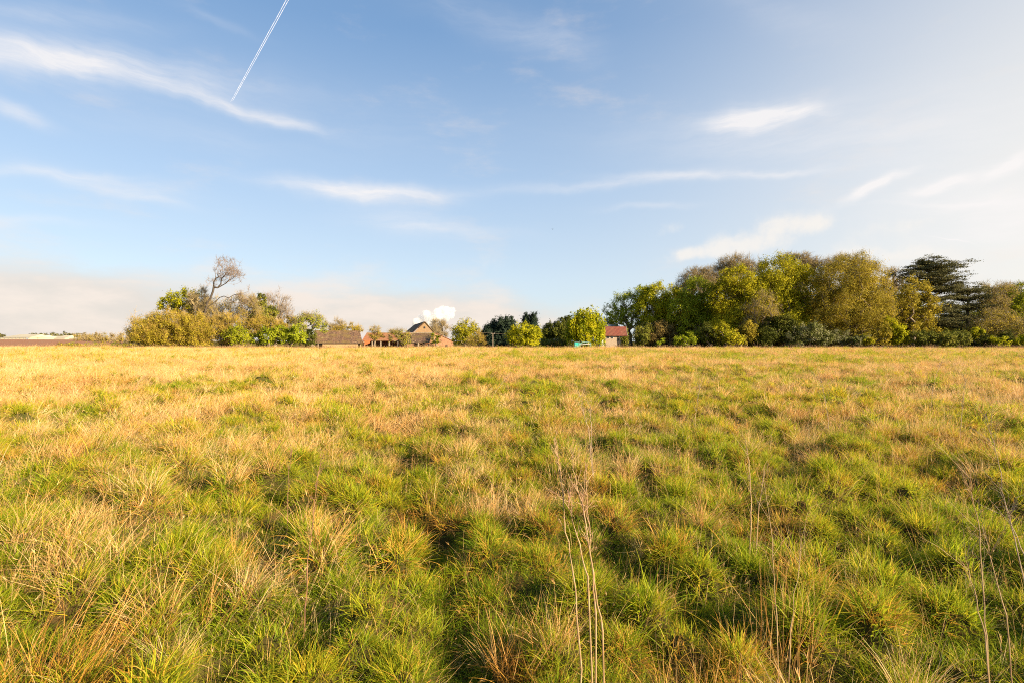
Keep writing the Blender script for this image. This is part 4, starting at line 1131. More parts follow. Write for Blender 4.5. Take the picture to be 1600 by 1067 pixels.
m_brick_red = brick_mat('old_red_brick', (.46, .17, .065), (.56, .25, .10), (.42, .30, .18), (.36, .17, .09))
m_brick_tan = brick_mat('weathered_tan_brick', (.34, .165, .07), (.42, .23, .11), (.34, .25, .15), (.38, .25, .10))
m_stone = brick_mat('pale_cottage_brick', (.40, .27, .17), (.48, .35, .23), (.48, .40, .30), (.44, .32, .21), 1.4)
m_roof_moss = roof_mat('mossy_brown_pantiles', (.16, .085, .042), (.055, .03, .018), (.14, .095, .02), (.36, .26, .15), moss_amt=.7)
m_roof_red = roof_mat('orange_pantiles', (.34, .13, .05), (.26, .10, .045), (.24, .15, .06), (.36, .24, .14), moss_amt=.5)
m_roof_cot = roof_mat('red_cottage_tiles', (.22, .055, .03), (.15, .04, .024), (.17, .08, .04), (.25, .11, .065), moss_amt=.4)
m_wood = simple('grey_weathered_wood', (.22, .17, .12), (.36, .29, .20), 3.0, .9)
m_wood_dark = simple('dark_timber', (.05, .035, .025), (.09, .065, .045), 3.0, .9)
m_rust = simple('rusty_orange_sheet', (.60, .17, .05), (.48, .13, .04), 1.5, .8)
m_white = simple('flaking_white_paint', (.62, .60, .55), (.72, .70, .66), 3.0, .7)
m_glass = simple('dark_window_glass', (.02, .025, .03), (.04, .045, .05), 2.0, .15)
m_shed = simple('cream_metal_sheeting', (.40, .35, .25), (.46, .41, .30), .05, .5)
m_shed_roof = simple('cream_roof_sheeting', (.42, .36, .23), (.48, .42, .28), .05, .5)
m_grey = simple('grey_metal', (.25, .26, .28), (.34, .35, .36), 1.0, .5)
m_teal = simple('teal_tarpaulin', (.02, .42, .34), (.03, .52, .42), 3.0, .5)
m_tealp = simple('faded_green_paint', (.12, .34, .26), (.30, .42, .36), 3.0, .6)

def loc(px, py, Yd, o, dy=0.0):
    """point given by where it stands in the view at depth Yd, in the frame of a thing at o"""
    k = Yd / 800
    return ((px - 800) * k - o[0], Yd + dy - o[1], CAM_H + (533.5 - py) * k - o[2])

# A: long low barn with a mossy roof ------------------------------------------
Yb = 120.0
bx = (530 - 800) / 800 * Yb; oz = ghs(bx, Yb)
o = (bx, Yb, oz)
barn = tag(empty('brick_barn', o), 'long low barn with a mossy brown pantile roof, left of the farm buildings', 'barn')
xl, xr = loc(492, 0, Yb, o)[0], loc(565, 0, Yb, o)[0]
ez = loc(0, 535.5, Yb, o)[2]; rz_ = loc(0, 517.5, Yb + 5, o)[2]
m = MB(); m.slab([(xl, -.4, ez), (xr, -.4, ez), (xr - .4, 4.8, rz_), (xl + .1, 4.8, rz_)], .14)
m.slab([(xr - .4, 4.81, rz_), (xr, 9.8, ez), (xl, 9.8, ez), (xl + .1, 4.81, rz_)], .14)
m.build('roof', m_roof_moss, barn)
m = MB(); 
for k in range(26):
    f = k / 25; m.tube([(xl + .1 + (xr - xl - .5) * f, 4.8, rz_ + .04), (xl + .1 + (xr - xl - .5) * min(1, f + .037), 4.8, rz_ + .04 + .03 * math.sin(k * 2.1))], .11, 6)
m.build('ridge_tiles', m_roof_moss, barn)
m = MB(); m.box(((xl + xr) / 2 + .5, -.02, ez / 2 - .3), (xr - xl - 3.0, .30, ez + .5)); m.box(((xl + xr) / 2, 9.4, ez / 2 - .3), (xr - xl - .6, .3, ez + .5))
for xx in (xl + .35, xr - .45):
    m.prism([(xx - .15, .15, -.5), (xx - .15, 9.24, -.5), (xx - .15, 9.24, ez - .05), (xx - .15, 4.75, rz_ - .2), (xx - .15, .15, ez + .0)], (.3, 0, 0))
m.build('wall', m_brick_tan, barn)
m = MB(); m.box((xl + .2, -.2, ez / 2 - .3), (.22, .22, ez + .5)); m.box((xl + 1.1, -.2, ez / 2 - .3), (.2, .2, ez + .5))
m.build('corner_post', m_wood, barn)
m = MB(); m.box(((xl + xr) / 2, -.36, ez - .13), (xr - xl - .1, .06, .14)); m.build('eaves_board', m_wood_dark, barn)
barn.rotation_euler.z = R(19)

# B: long tiled range with open bays -------------------------------------------
Yc = 124.0
bx = (610 - 800) / 800 * Yc; oz = ghs(bx, Yc); o = (bx, Yc, oz)
rng_b = tag(empty('cart_shed', o), 'long low cart shed with an orange tiled roof and dark open bays', 'shed')
xl, xr = loc(566, 0, Yc, o)[0], loc(664, 0, Yc, o)[0]
ez = loc(0, 532, Yc, o)[2]; rz_ = loc(0, 520.5, Yc + 4, o)[2]
m = MB(); m.slab([(xl, -.3, ez), (xr, -.3, ez), (xr, 3.8, rz_), (xl, 3.8, rz_)], .12)
m.slab([(xr, 3.81, rz_), (xr, 8, ez), (xl, 8, ez), (xl, 3.81, rz_)], .12); m.build('roof', m_roof_red, rng_b)
m = MB(); m.box(((xl + xr) / 2, 3.8, rz_ + .06), (xr - xl, .22, .12)); m.build('ridge_tiles', m_wood, rng_b)
m = MB(); m.box(((xl + xr) / 2, 7.6, ez / 2 - .3), (xr - xl - .2, .3, ez + .5))
m.box((xl + .25, 3.6, ez / 2 - .3), (.3, 7.4, ez + .5)); m.box((xr - .25, 3.6, ez / 2 - .3), (.3, 7.4, ez + .5))
m.build('wall', m_brick_red, rng_b)
for k in range(8):
    xx = xl + .4 + (xr - xl - .8) * k / 7
    MB().box((xx, -.1, ez / 2 - .35), (.24, .24, ez + .4)).build('post', m_wood, rng_b)
m = MB(); m.slab([loc(570, 539, Yc - 1, o), loc(577.5, 536, Yc - 1, o), loc(579, 531.5, Yc - 1, o), loc(569.5, 532, Yc - 1, o)], .06)
sheet = m.build('metal_sheet', m_rust, None); sheet.location = o
tag(sheet, 'rusty orange corrugated sheet leaning against the cart shed', 'metal sheet')
m = MB()
for k in range(4):
    xx = loc(600 + k * 8, 0, Yc, o)[0]
    m.box((xx, -1.9, .35), (1.5, .12, 1.1), .1 * k)
for k in range(5):
    m.box((loc(600 + k * 8, 0, Yc, o)[0], -1.9, .35 + .1 * (k % 3)), (.7, .4, .7 + .2 * (k % 3)), .2 * k)
jk = m.build('farm_clutter', m_wood_dark); jk.location = o
tag(jk, 'dark heap of old boards in front of the open bays', 'boards')

# C: tall gabled barn with a long sweeping brick end wall ------------------------
Yg = 132.0
bx = (664 - 800) / 800 * Yg; oz = ghs(bx, Yg); o = (bx, Yg, oz)
gb = tag(empty('gabled_barn', o), 'tall brick barn with a pointed gable and long sloping side wall', 'barn')
k_ = Yg / 800
ap = loc(664, 504, Yg, o); le = loc(645, 521.5, Yg, o); re_ = loc(678, 520, Yg, o)
l2 = loc(701, 530, Yg, o); l3 = loc(708, 534, Yg, o)
m = MB(); m.prism([(le[0], 0, -.6), (l3[0], 0, -.6), (l3[0], 0, l3[2]), (l2[0], 0, l2[2]), (re_[0], 0, re_[2]), (ap[0], 0, ap[2]), (le[0], 0, le[2])], (0, .35, 0))
gw = m.build('gable_wall', m_brick_tan, gb)
m = MB(); m.prism([(re_[0] - .6, -.004, -.6), (l3[0] + .004, -.004, -.6), (l3[0] + .004, -.004, l3[2] - .12), (l2[0], -.004, l2[2] - .12), (re_[0] - .6, -.004, re_[2] - .1)], (0, -.06, 0))
m.build('side_wall', m_brick_red, gb)
# roof runs back and to the left (left slope seen)
dep = 12.0; sh = -4.9
bl = (le[0] + sh, dep, le[2]); br_ = (ap[0] + sh, dep, ap[2] - .3)
bl0 = (le[0] - .1, -.15, le[2]); br0 = (ap[0], -.15, ap[2] + .12)
m = MB(); m.slab([bl0, br0, br_, bl][::-1], .16)
rr0 = (re_[0] + .15, -.15, re_[2]); rrb = (re_[0] + sh, dep, re_[2])
m.slab([rr0, br0, br_, rrb], .16)
m.build('roof', m_roof_moss, gb)
m = MB(); m.slab([(re_[0], -.1, re_[2] + .05), (l2[0], -.1, l2[2] + .05), (l2[0] + sh, dep, l2[2] + .05), (re_[0] + sh, dep, re_[2] + .05)][::-1], .12)
m.slab([(l2[0], -.1, l2[2] + .05), (l3[0] + .1, -.1, l3[2] + .05), (l3[0] + .1 + sh, dep, l3[2] + .05), (l2[0] + sh, dep, l2[2] + .05)][::-1], .12)
m.build('side_roof', m_roof_red, gb)
hw = loc(663.5, 512, Yg, o)
MB().box((hw[0], -.03, hw[2]), (.38, .1, .45)).build('vent_hole', m_glass, gb)
hw = loc(698, 541, Yg, o); MB().box((hw[0], -.10, hw[2] + .1), (.5, .1, .6)).build('hatch', m_glass, gb)
m = MB(); m.box(((bl0[0] + bl[0]) / 2 + .35, dep / 2, le[2] / 2 - .3), (.3, dep * 1.02, le[2] + .3), math.atan2(-sh, dep) )
m.build('back_wall', m_brick_red, gb)

# D: mossy lean-to in front of the gable ---------------------------------------
Yl = 121.0
bx = (658 - 800) / 800 * Yl; oz = ghs(bx, Yl); o = (bx, Yl, oz)
lt = tag(empty('lean_to', o), 'mossy roofed lean-to on posts in front of the gabled barn', 'lean-to')
a = loc(644, 536, Yl, o); b_ = loc(671, 536.5, Yl, o); c_ = loc(676, 520.5, Yl + 5, o); d_ = loc(642, 520.5, Yl + 5, o)
c_ = (c_[0], 5.0, c_[2]); d_ = (d_[0], 5.0, d_[2])
m = MB(); m.slab([(a[0], -.2, a[2]), (b_[0], -.2, b_[2] + .25), c_, d_], .14); m.build('roof', m_roof_moss, lt)
m = MB(); m.box(((c_[0] + d_[0]) / 2 - .8, 5.05, c_[2] + .05), (c_[0] - d_[0] + 2.6, .25, .14)); m.build('ridge_tiles', m_wood, lt)
for xx in (a[0] + .2, a[0] + 1.5, a[0] + 2.9, b_[0] - .2):
    MB().box((xx, -.05, a[2] / 2 - .35), (.22, .22, a[2] + .35)).build('post', m_wood, lt)
m = MB(); m.box(((a[0] + b_[0]) / 2, 5.3, c_[2] / 2 - .4), (b_[0] - a[0] + .8, .3, c_[2] + .5)); m.build('wall', m_brick_red, lt)
# low brick yard wall
o = ((650 - 800) / 800 * 117, 117, ghs(-22, 117))
m = MB()
for k in range(9):
    m.box((-11 + k * 2.2, 0, .45 + .06 * (k * 7 % 3)), (2.19, .3, 1.7 + .12 * (k * 7 % 3)))
yw = m.build('yard_wall', m_brick_red); yw.location = o
tag(yw, 'broken low red brick wall in front of the farm buildings', 'wall')
GP = 'grey fence posts in front of the farm buildings'
for px, h, lab in [(608, 1.6, 'leftmost'), (632, 2.4, 'second'), (653, 2.6, 'third and tallest'), (668, 1.7, 'fourth'), (684, 2.0, 'fifth, beside the red brick wall')]:
    x = (px - 800) / 800 * 114
    p = MB().tube([(0, 0, -.4), (.02, 0, h * .6), (.05 * (px % 3 - 1), 0, h)], [.16, .15, .12], 7).build('fence_post', m_wood)
    p.location = (x, 114, ghs(x, 114)); tag(p, '%s grey wooden post in front of the farm buildings' % lab, 'post', GP)

# E: red-roofed cottage ---------------------------------------------------------
Ye = 114.0
bx = (965 - 800) / 800 * Ye; oz = ghs(bx, Ye); o = (bx, Ye, oz)
ct_ = tag(empty('cottage', o), 'small brick cottage with a red tiled roof beside the willow', 'cottage')
rz0 = R(-7)
# own frame: long side facing the viewer, turned a little so that its right gable shows
k = Ye / 800
Lc = 5.0; Dc = 5.2; ez = loc(0, 524.2, Ye, o)[2]; rzz = loc(0, 511.0, Ye + 2.4, o)[2]
body = empty('cottage_body', (0, 0, 0)); bpy.data.objects.remove(body)
def rt(p):
    x, y, z = p; c, s_ = math.cos(rz0), math.sin(rz0)
    return (x * c - y * s_, x * s_ + y * c, z)
x0, x1 = loc(944.5, 0, Ye, o)[0], loc(977, 0, Ye, o)[0]
def P_(x, y, z): return rt((x, y, z))
m = MB(); m.prism([P_(x0 + .25, 0, -.6), P_(x1 - .1, 0, -.6), P_(x1 - .1, 0, ez), P_(x0 + .25, 0, ez)], Vector(rt((0, .3, 0)))); 
m.prism([P_(x1 - .1, .0, -.6), P_(x1 - .1, Dc, -.6), P_(x1 - .1, Dc, ez - .05), P_(x1 - .1, Dc / 2, rzz - .1), P_(x1 - .1, 0, ez - .05)], Vector(rt((.3, 0, 0))))
m.prism([P_(x0 + .25, .31, -.6), P_(x0 + .25, Dc, -.6), P_(x0 + .25, Dc, ez - .05), P_(x0 + .25, Dc / 2, rzz - .1), P_(x0 + .25, .31, ez)], Vector(rt((.3, 0, 0))))
m.prism([P_(x0 + .56, Dc - .3, -.6), P_(x1 - .11, Dc - .3, -.6), P_(x1 - .11, Dc - .3, ez), P_(x0 + .56, Dc - .3, ez)], Vector(rt((0, .29, 0))))
m.build('wall', m_stone, ct_)
m = MB(); m.slab([P_(x0, -.35, ez - .1), P_(x1 + .35, -.35, ez - .1), P_(x1 + .35, Dc / 2, rzz + .08), P_(x0, Dc / 2, rzz + .08)], .14)
m.slab([P_(x1 + .35, Dc / 2 + .01, rzz + .08), P_(x1 + .35, Dc + .35, ez - .1), P_(x0, Dc + .35, ez - .1), P_(x0, Dc / 2 + .01, rzz + .08)], .14)
m.build('roof', m_roof_cot, ct_)
m = MB()
m.slab([P_(x1 + .36, -.38, ez - .08), P_(x1 + .46, -.38, ez - .08), P_(x1 + .46, Dc / 2, rzz + .12), P_(x1 + .36, Dc / 2, rzz + .12)], .2)
m.build('verge_board', m_wood, ct_); m = MB()
m.slab([P_(x0 - .1, -.38, ez - .08), P_(x0 - .002, -.38, ez - .08), P_(x0 - .002, Dc / 2, rzz + .12), P_(x0 - .1, Dc / 2, rzz + .12)], .2)
m.build('verge_board', m_wood, ct_)
def win(x, z, w, h, yy=-.03, parent=ct_):
    f = MB(); f.prism([P_(x - w / 2, yy, z - h / 2), P_(x + w / 2, yy, z - h / 2), P_(x + w / 2, yy, z + h / 2), P_(x - w / 2, yy, z + h / 2)], Vector(rt((0, .05, 0))))
    fo = f.build('window', m_white, parent)
    f = MB()
    for s_ in (-1, 1):
        cx = x + s_ * w * .22
        f.prism([P_(cx - w * .17, yy - .03, z - h * .36), P_(cx + w * .17, yy - .03, z - h * .36), P_(cx + w * .17, yy - .03, z + h * .36), P_(cx - w * .17, yy - .03, z + h * .36)], Vector(rt((0, .02, 0))))
    f.build('pane', m_glass, fo)
win(x0 + .85, ez - .45, .62, .55); win(x0 + 1.75, ez - .5, .5, .45); win(x1 - .95, ez - .6, .7, .8)
m = MB(); m.prism([P_(x1 - 1.75, -.04, -.5), P_(x1 - 1.45, -.04, -.5), P_(x1 - 1.45, -.04, ez - .25), P_(x1 - 1.75, -.04, ez - .25)], Vector(rt((0, .05, 0)))); m.build('door', m_wood_dark, ct_)
gwn = MB(); gwn.prism([P_(x1 + .22, 2.0, 1.3), P_(x1 + .22, 2.7, 1.3), P_(x1 + .22, 2.7, 2.1), P_(x1 + .22, 2.0, 2.1)], Vector(rt((.06, 0, 0))))
gwf = gwn.build('gable_window', m_white, ct_)
m = MB(); m.prism([P_(x1 + .285, 2.1, 1.4), P_(x1 + .285, 2.6, 1.4), P_(x1 + .285, 2.6, 2.0), P_(x1 + .285, 2.1, 2.0)], Vector(rt((.02, 0, 0)))); m.build('pane', m_glass, gwf)
# ivy growing over the gable
g = np.random.default_rng(77)
n = 5200
yy = g.uniform(-.2, Dc, n); zz = g.uniform(0, 1, n) * (ez + (rzz - ez) * (1 - np.abs(yy - Dc / 2) / (Dc / 2)))
xx = x1 + .22 + np.abs(g.normal(0, .22, n))
kk = ~((np.abs(yy - 2.35) < .45) & (np.abs(zz - 1.7) < .5))
pts = np.array([P_(a_, b2, c2_) for a_, b2, c2_ in zip(xx[kk], yy[kk], zz[kk])])
n2 = 1500
fx = x1 - np.abs(g.normal(0, .5, n2)) + .1; fz = g.uniform(0, ez - .3, n2)
pts2 = np.array([P_(a_, -.12 - abs(g.normal(0, .12)), c2_) for a_, c2_ in zip(fx, fz)])
iv = obj('ivy', leaves_mesh('ivy', np.vstack([pts, pts2]), .26, LM['ivy'], g)); iv.location = o
tag(iv, 'dark ivy covering the right gable of the red-roofed cottage', 'ivy')
# farmhouse chimney behind
xh = (956 - 800) / 800 * 150
ch = tag(empty('farmhouse', (xh, 150, ghs(xh, 150))), 'pale rendered house end glimpsed behind the cottage roof', 'house')
hh = CAM_H + (533.5 - 511) / 800 * 150 - ghs(xh, 150)
m = MB(); m.box((0, 2, hh / 2 - .3), (6.0, 4, hh)); m.build('wall', m_white, ch)
m = MB(); m.prism([(-3.2, 0, hh - .3), (3.2, 0, hh - .3), (0, 0, hh + 1.5)], (0, 4.3, 0)); m.build('roof', m_grey, ch)
m = MB(); m.box((-1.4, 1.4, hh + .9), (1.0, .7, 1.9)); m.build('chimney', m_white, ch)
m = MB(); m.tube([(-1.6, 1.4, hh + 1.85), (-1.6, 1.4, hh + 2.2)], .15, 8); m.tube([(-1.2, 1.4, hh + 1.85), (-1.2, 1.4, hh + 2.2)], .15, 8); m.build('chimney_pot', m_rust, ch)

# F: teal box and trailer frame --------------------------------------------------
Yt = 103.0
x = (902 - 800) / 800 * Yt
bxo = tag(empty('covered_crate', (x, Yt, ghs(x, Yt))), 'turquoise tarpaulin-covered crate below the willow', 'crate')
zt = CAM_H + (533.5 - 535) / 800 * Yt - ghs(x, Yt)
m = MB(); m.box((-.1, 0, zt / 2), (.95, .8, zt)); m.build('tarpaulin', m_teal, bxo)
m = MB()
for s_ in (-.45, .25): m.box((s_, -.42, zt / 2), (.05, .04, zt * .96))
m.box((-.1, 0, zt + .03), (1.02, .86, .06)); m.build('frame', m_tealp, bxo)
x = (915 - 800) / 800 * Yt
tl = tag(empty('climbing_frame', (x, Yt + .6, ghs(x, Yt))), 'low green and white metal framework right of the turquoise crate', 'metal frame')
m = MB()
zz0 = zt + .1
for dy in (0, 1.2):
    m.tube([(-1.1, dy, zz0 - .35), (-.6, dy, zz0), (0, dy, zz0 + .12), (.6, dy, zz0 + .06), (1.2, dy, zz0 - .05)], .05, 6)
for k in range(6):
    xk = -1.0 + k * .42; m.tube([(xk, 0, zz0 - .05), (xk, 1.2, zz0 - .05)], .035, 5)
m.build('top_rail', m_tealp, tl)
m = MB(); m.tube([(-1.0, 0, zz0 - .4), (1.2, 0, zz0 - .25)], .045, 5); m.build('side_rail', m_white, tl); m = MB(); m.tube([(-1.0, 1.2, zz0 - .4), (1.2, 1.2, zz0 - .25)], .045, 5); m.build('side_rail', m_white, tl)
for xk, dy in ((-1.0, 0), (1.15, 0), (-1.0, 1.2), (1.15, 1.2)):
    MB().tube([(xk, dy, 0), (xk, dy, zz0 - .1)], .045, 5).build('leg', m_tealp, tl)

# G: pole with two wires -----------------------------------------------------------
Yp = 116.0; x = (770 - 800) / 800 * Yp; z0 = ghs(x, Yp)
pl = tag(empty('utility_pole', (x, Yp, z0)), 'thin pale pole carrying two wires in front of the dark conifers', 'pole')
ht = CAM_H + (533.5 - 521) / 800 * Yp - z0
MB().tube([(0, 0, -.5), (0, 0, ht)], [.11, .08], 8).build('pole', m_wood, pl)
MB().box((0, 0, ht - .15), (.7, .05, .05)).build('crossarm', m_wood, pl)
for s_ in (-.4, .4): MB().tube([(s_, 0, ht - .1), (s_, 0, ht + .05)], .035, 6).build('insulator', m_white, pl)
m = MB()
for s_ in (-.4, .4):
    pts = []
    for k in range(13):
        f = k / 12; pts.append((s_ + 7.4 * f, 1.0 * f, ht + .03 - .45 * f - 1.2 * f * (1 - f) * .4))
    m.tube(pts, .011, 4)
    m.tube([(s_ - 3.0 * k / 6, .5 * k / 6, ht + .03 + .1 * k / 6) for k in range(7)], .011, 4)
m.build('wires', m_wood, pl)

# H: far sheds -------------------------------------------------------------------------
def shed(px0, px1, top, base, Yd, dep, label, door=True, hip=8):
    k = Yd / 800
    x0 = (px0 - 800) * k; x1 = (px1 - 800) * k; xm = (x0 + x1) / 2
    z0 = ghs(xm, Yd); zb = CAM_H + (533.5 - base) * k - z0; zt_ = CAM_H + (533.5 - top) * k - z0
    e = tag(empty('farm_shed', (xm, Yd, z0)), label, 'shed', 'pale sheds on the far left horizon')
    w = (x1 - x0) / 2; ze = zb + (zt_ - zb) * .42
    MB().box((0, dep / 2, (ze - 1) / 2), (2 * w, dep, ze + 1)).build('wall', m_shed, e)
    h = hip * k
    m = MB(); m.add([(-w - .3, -.3, ze), (w + .3, -.3, ze), (w - h * .4, dep / 2, zt_), (-w + h, dep / 2, zt_), (-w - .3, dep + .3, ze), (w + .3, dep + .3, ze)],
                    [(0, 1, 2, 3), (4, 3, 2, 5), (0, 3, 4), (1, 5, 2), (0, 4, 5, 1)]); m.build('roof', m_shed_roof, e)
    if door:
        MB().box((w - 3.2 * k, -.2, ze / 2 + .2), (3.4 * k, .3, ze * .85)).build('door', m_grey, e)
        for q in range(7):
            MB().box((-w + (1.5 + q * 6) * k, -.2, ze * .75), (1.2 * k, .2, .5)).build('window', m_grey, e)
    return e
shed(0, 46, 522.5, 531.5, 500, 30, 'longest cream shed at the far left edge of the horizon')
shed(46, 60, 523.5, 531.5, 508, 24, 'small white shed attached to the right end of the longest shed', hip=3, door=False)
shed(62, 84, 525, 531.5, 530, 20, 'low cream shed in the middle of the far group', hip=2, door=False)
shed(84, 101, 524, 532, 515, 20, 'white shed with a grey side at the right of the far group', hip=3, door=False)
shed(101, 122, 526, 532, 520, 16, 'lowest tan shed at the right end of the far group', hip=2, door=False)
# trees on the far horizon
GH = 'small trees on the far left horizon'
g = np.random.default_rng(9)
ordn = ['first', 'second', 'third', 'fourth', 'fifth', 'sixth', 'seventh', 'eighth', 'ninth', 'tenth', 'eleventh', 'twelfth', 'thirteenth']
for k, px in enumerate([3, 52, 60, 67, 74, 81, 87, 94, 103, 109, 120, 132, 151]):
    make_tree('horizon_tree', '%s tiny hazy grey green tree from the left on the far horizon' % ordn[k], 'tree', px, 640, [(px, 524 - (px == 103) * 1.5, 4.2 + g.uniform(-1, 1.5), 2.6), (px + 2, 527, 4, 2.5)], 'cedar', leaf=1.3, dens=.05, lpt=14, group=GH, tips_n=4, clump=1.4, fork=.5)
# brown hedge beyond the ploughed field
GB = 'bare hedgerow bushes beyond the ploughed field'
for k in range(13):
    px = 122 + k * 7.6; Yd = 300 - k * 9
    make_tree('hedgerow_bush', '%s brown twiggy bush from the left in the distant hedgerow' % ordn[k], 'bush', px, Yd,
              [(px, 527.5 + .25 * (k % 3), 6.5, 5.5), (px + 3, 531, 6, 4)], 'brown' if k % 3 else 'olive', leaf=.34, dens=.35, lpt=8, twigs=2, twig_len=1.6, twig_w=.05, twig_mat=m_twig, group=GB, stems=4, clump=.8)
for k, px in enumerate([92, 108, 124, 140, 158, 176, 194]):
    make_tree('low_hedge_bush', '%s low dark green hedge bush from the left along the meadow edge' % ordn[k], 'bush', px, 112 + (k % 2),
              [(px, 541, 12, 3.2), (px + 6, 541.5, 9, 3)], 'green' if k % 2 else 'olive', leaf=.20, dens=2.2, lpt=10, group='low hedge on the left edge of the meadow', stems=5, clump=.4)
# dark low hedge by the holm oak
for k, px in enumerate([852, 864, 876, 886]):
    make_tree('clipped_hedge', '%s section from the left of the dull green hedge left of the willow' % ordn[k], 'hedge', px, 118,
              [(px, 535, 8, 5.5)], 'ivy', leaf=.2, dens=3.0, lpt=12, group='hedge left of the willow', stems=4, clump=.35)

# ------------------------------------------------------------------ sky things
m_trail, t, out = new_mat('ice_cloud')
tcn = nd(t, 'ShaderNodeTexCoord')
n = nd(t, 'ShaderNodeTexNoise', ins={'Vector': tcn.outputs['Object'], 'Scale': .012, 'Detail': 5.0})
df = nd(t, 'ShaderNodeBsdfDiffuse', ins={0: (.9, .9, .92, 1)})
tr2 = nd(t, 'ShaderNodeBsdfTranslucent', ins={0: (.9, .9, .92, 1)})
m1 = nd(t, 'ShaderNodeMixShader', ins={0: .5, 1: df.outputs[0], 2: tr2.outputs[0]})
tp_ = nd(t, 'ShaderNodeBsdfTransparent')
fac = nd(t, 'ShaderNodeMapRange', ins={0: n.outputs['Fac'], 1: .3, 2: .7, 3: .92, 4: .55}).outputs[0]
mm = nd(t, 'ShaderNodeMixShader', ins={0: fac, 1: m1.outputs[0], 2: tp_.outputs[0]})
t.links.new(mm.outputs[0], out.inputs[0])
Yk = 9000
p0 = Vector(at(362, 159, Yk)); p1 = Vector(at(451, -3, Yk * 1.12)); p2 = p1 + (p1 - p0) * 1.5
mid_ = p0
ctr = tag(empty('contrail', p0), 'thin double white vapour trail high in the left sky', 'contrail')
for s_ in (-1, 1):
    m = MB(); pts = []; rr = []
    for k in range(60):
        f = k / 59
        p = (p0 + (p2 - p0) * f) - p0
        off = 15 + 22 * min(1, f * 1.5)
        pts.append(p + Vector((s_ * off, 0, s_ * off * .35)) + Vector((math.sin(k * .8 + s_) * 1.0, 0, math.cos(k * .5) * 1.0))); rr.append((3.4 + 6 * f) if f > .015 else 2)
    m.tube(pts, rr, 8).build('vapour_line', m_trail, ctr)

# steam plume behind the gabled barn
Ys = 1500; k = Ys / 800
so_ = at(680, 500, Ys)
import bmesh
bm = bmesh.new()
puffs = [(650, 506, 7), (655, 500, 7), (660, 496, 8), (656, 494, 5), (668, 492, 8), (664, 489, 5), (670, 500, 6), (676, 493, 7), (684, 489, 8), (690, 485, 8), (698, 486, 9), (706, 484, 6), (704, 492, 8),
         (694, 495, 7), (686, 498, 6), (648, 510, 7), (652, 503, 7), (661, 500, 8), (668, 498, 8), (676, 499, 8), (681, 495, 8), (672, 506, 7), (690, 492, 8), (711, 486, 3), (675, 503, 6), (700, 499, 5)]
g = np.random.default_rng(4)
for (px, py, r) in puffs:
    p = at(px, py, Ys)
    res = bmesh.ops.create_icosphere(bm, subdivisions=3, radius=r * k * .85)
    dyo = g.normal(0, 6)
    for v in res['verts']:
        v.co.x += p[0] - so_[0]; v.co.y += dyo; v.co.z += p[2] - so_[2]
me = bpy.data.meshes.new('steam_plume'); bm.to_mesh(me); bm.free()
st = obj('steam_plume', me); st.location = so_
rm = st.modifiers.new('join', 'REMESH'); rm.mode = 'VOXEL'; rm.voxel_size = 1.6
tx = bpy.data.textures.new('billow', 'CLOUDS'); tx.noise_scale = 12.0; tx.noise_depth = 3
dm = st.modifiers.new('billow', 'DISPLACE'); dm.texture = tx; dm.strength = 6.5; dm.mid_level = .55; dm.texture_coords = 'LOCAL'
m_steam, t, out = new_mat('steam')
tcn = nd(t, 'ShaderNodeTexCoord')
n = nd(t, 'ShaderNodeTexNoise', ins={'Vector': tcn.outputs['Object'], 'Scale': .06, 'Detail': 3.0})
dn = nd(t, 'ShaderNodeMapRange', ins={0: n.outputs['Fac'], 1: .36, 2: .60, 3: .035, 4: .07}).outputs[0]
vs = nd(t, 'ShaderNodeVolumePrincipled', ins={'Color': (1, .995, .985, 1), 'Density': dn, 'Anisotropy': 0.0})
t.links.new(vs.outputs[0], out.inputs['Volume'])
me.materials.append(m_steam)
tag(st, 'billowing white steam plume rising behind the brick gable', 'steam', kind='stuff')

# bird ------------------------------------------------------------------------------
Yd = 130
bp_ = at(863.8, 359, Yd)
m_bird = simple('black_feathers', (.015, .015, .017), (.03, .03, .03), 5, .6)
bd = tag(empty('flying_bird', bp_), 'tiny dark bird flying in the middle of the sky', 'bird')
body = MB(); body.tube([(0, -.22, 0), (0, -.16, .02), (0, -.05, .02), (0, .08, 0), (0, .2, .0), (0, .32, .0)], [.015, .04, .065, .06, .03, .012], 8)
body.build('body', m_bird, bd)
for s_ in (-1, 1):
    w = MB(); w.slab([(s_ * .03, -.08, .02), (s_ * .18, -.12, .16), (s_ * .16, .08, .15), (s_ * .03, .1, .02)], .015)
    w.slab([(s_ * .181, -.12, .16), (s_ * .30, .02, .30), (s_ * .24, .1, .24), (s_ * .161, .08, .15)], .012)
    w.build('wing', m_bird, bd)
# ------------------------------------------------------------------ single plants in the meadow
m_stem = simple('pale_dead_stem', (.30, .18, .08), (.44, .30, .15), 8.0, .7, c3=(.34, .19, .10))
m_dock = simple('red_brown_dock', (.16, .075, .04), (.27, .14, .07), 8.0, .8)
m_grey_stem = simple('grey_brown_stem', (.26, .18, .12), (.40, .29, .20), 8.0, .8)

def ray(px, py, d):
    """point at horizontal depth d seen at px,py"""
    return Vector(((px - 800) / 800 * d, d, CAM_H + (533.5 - py) / 800 * d))

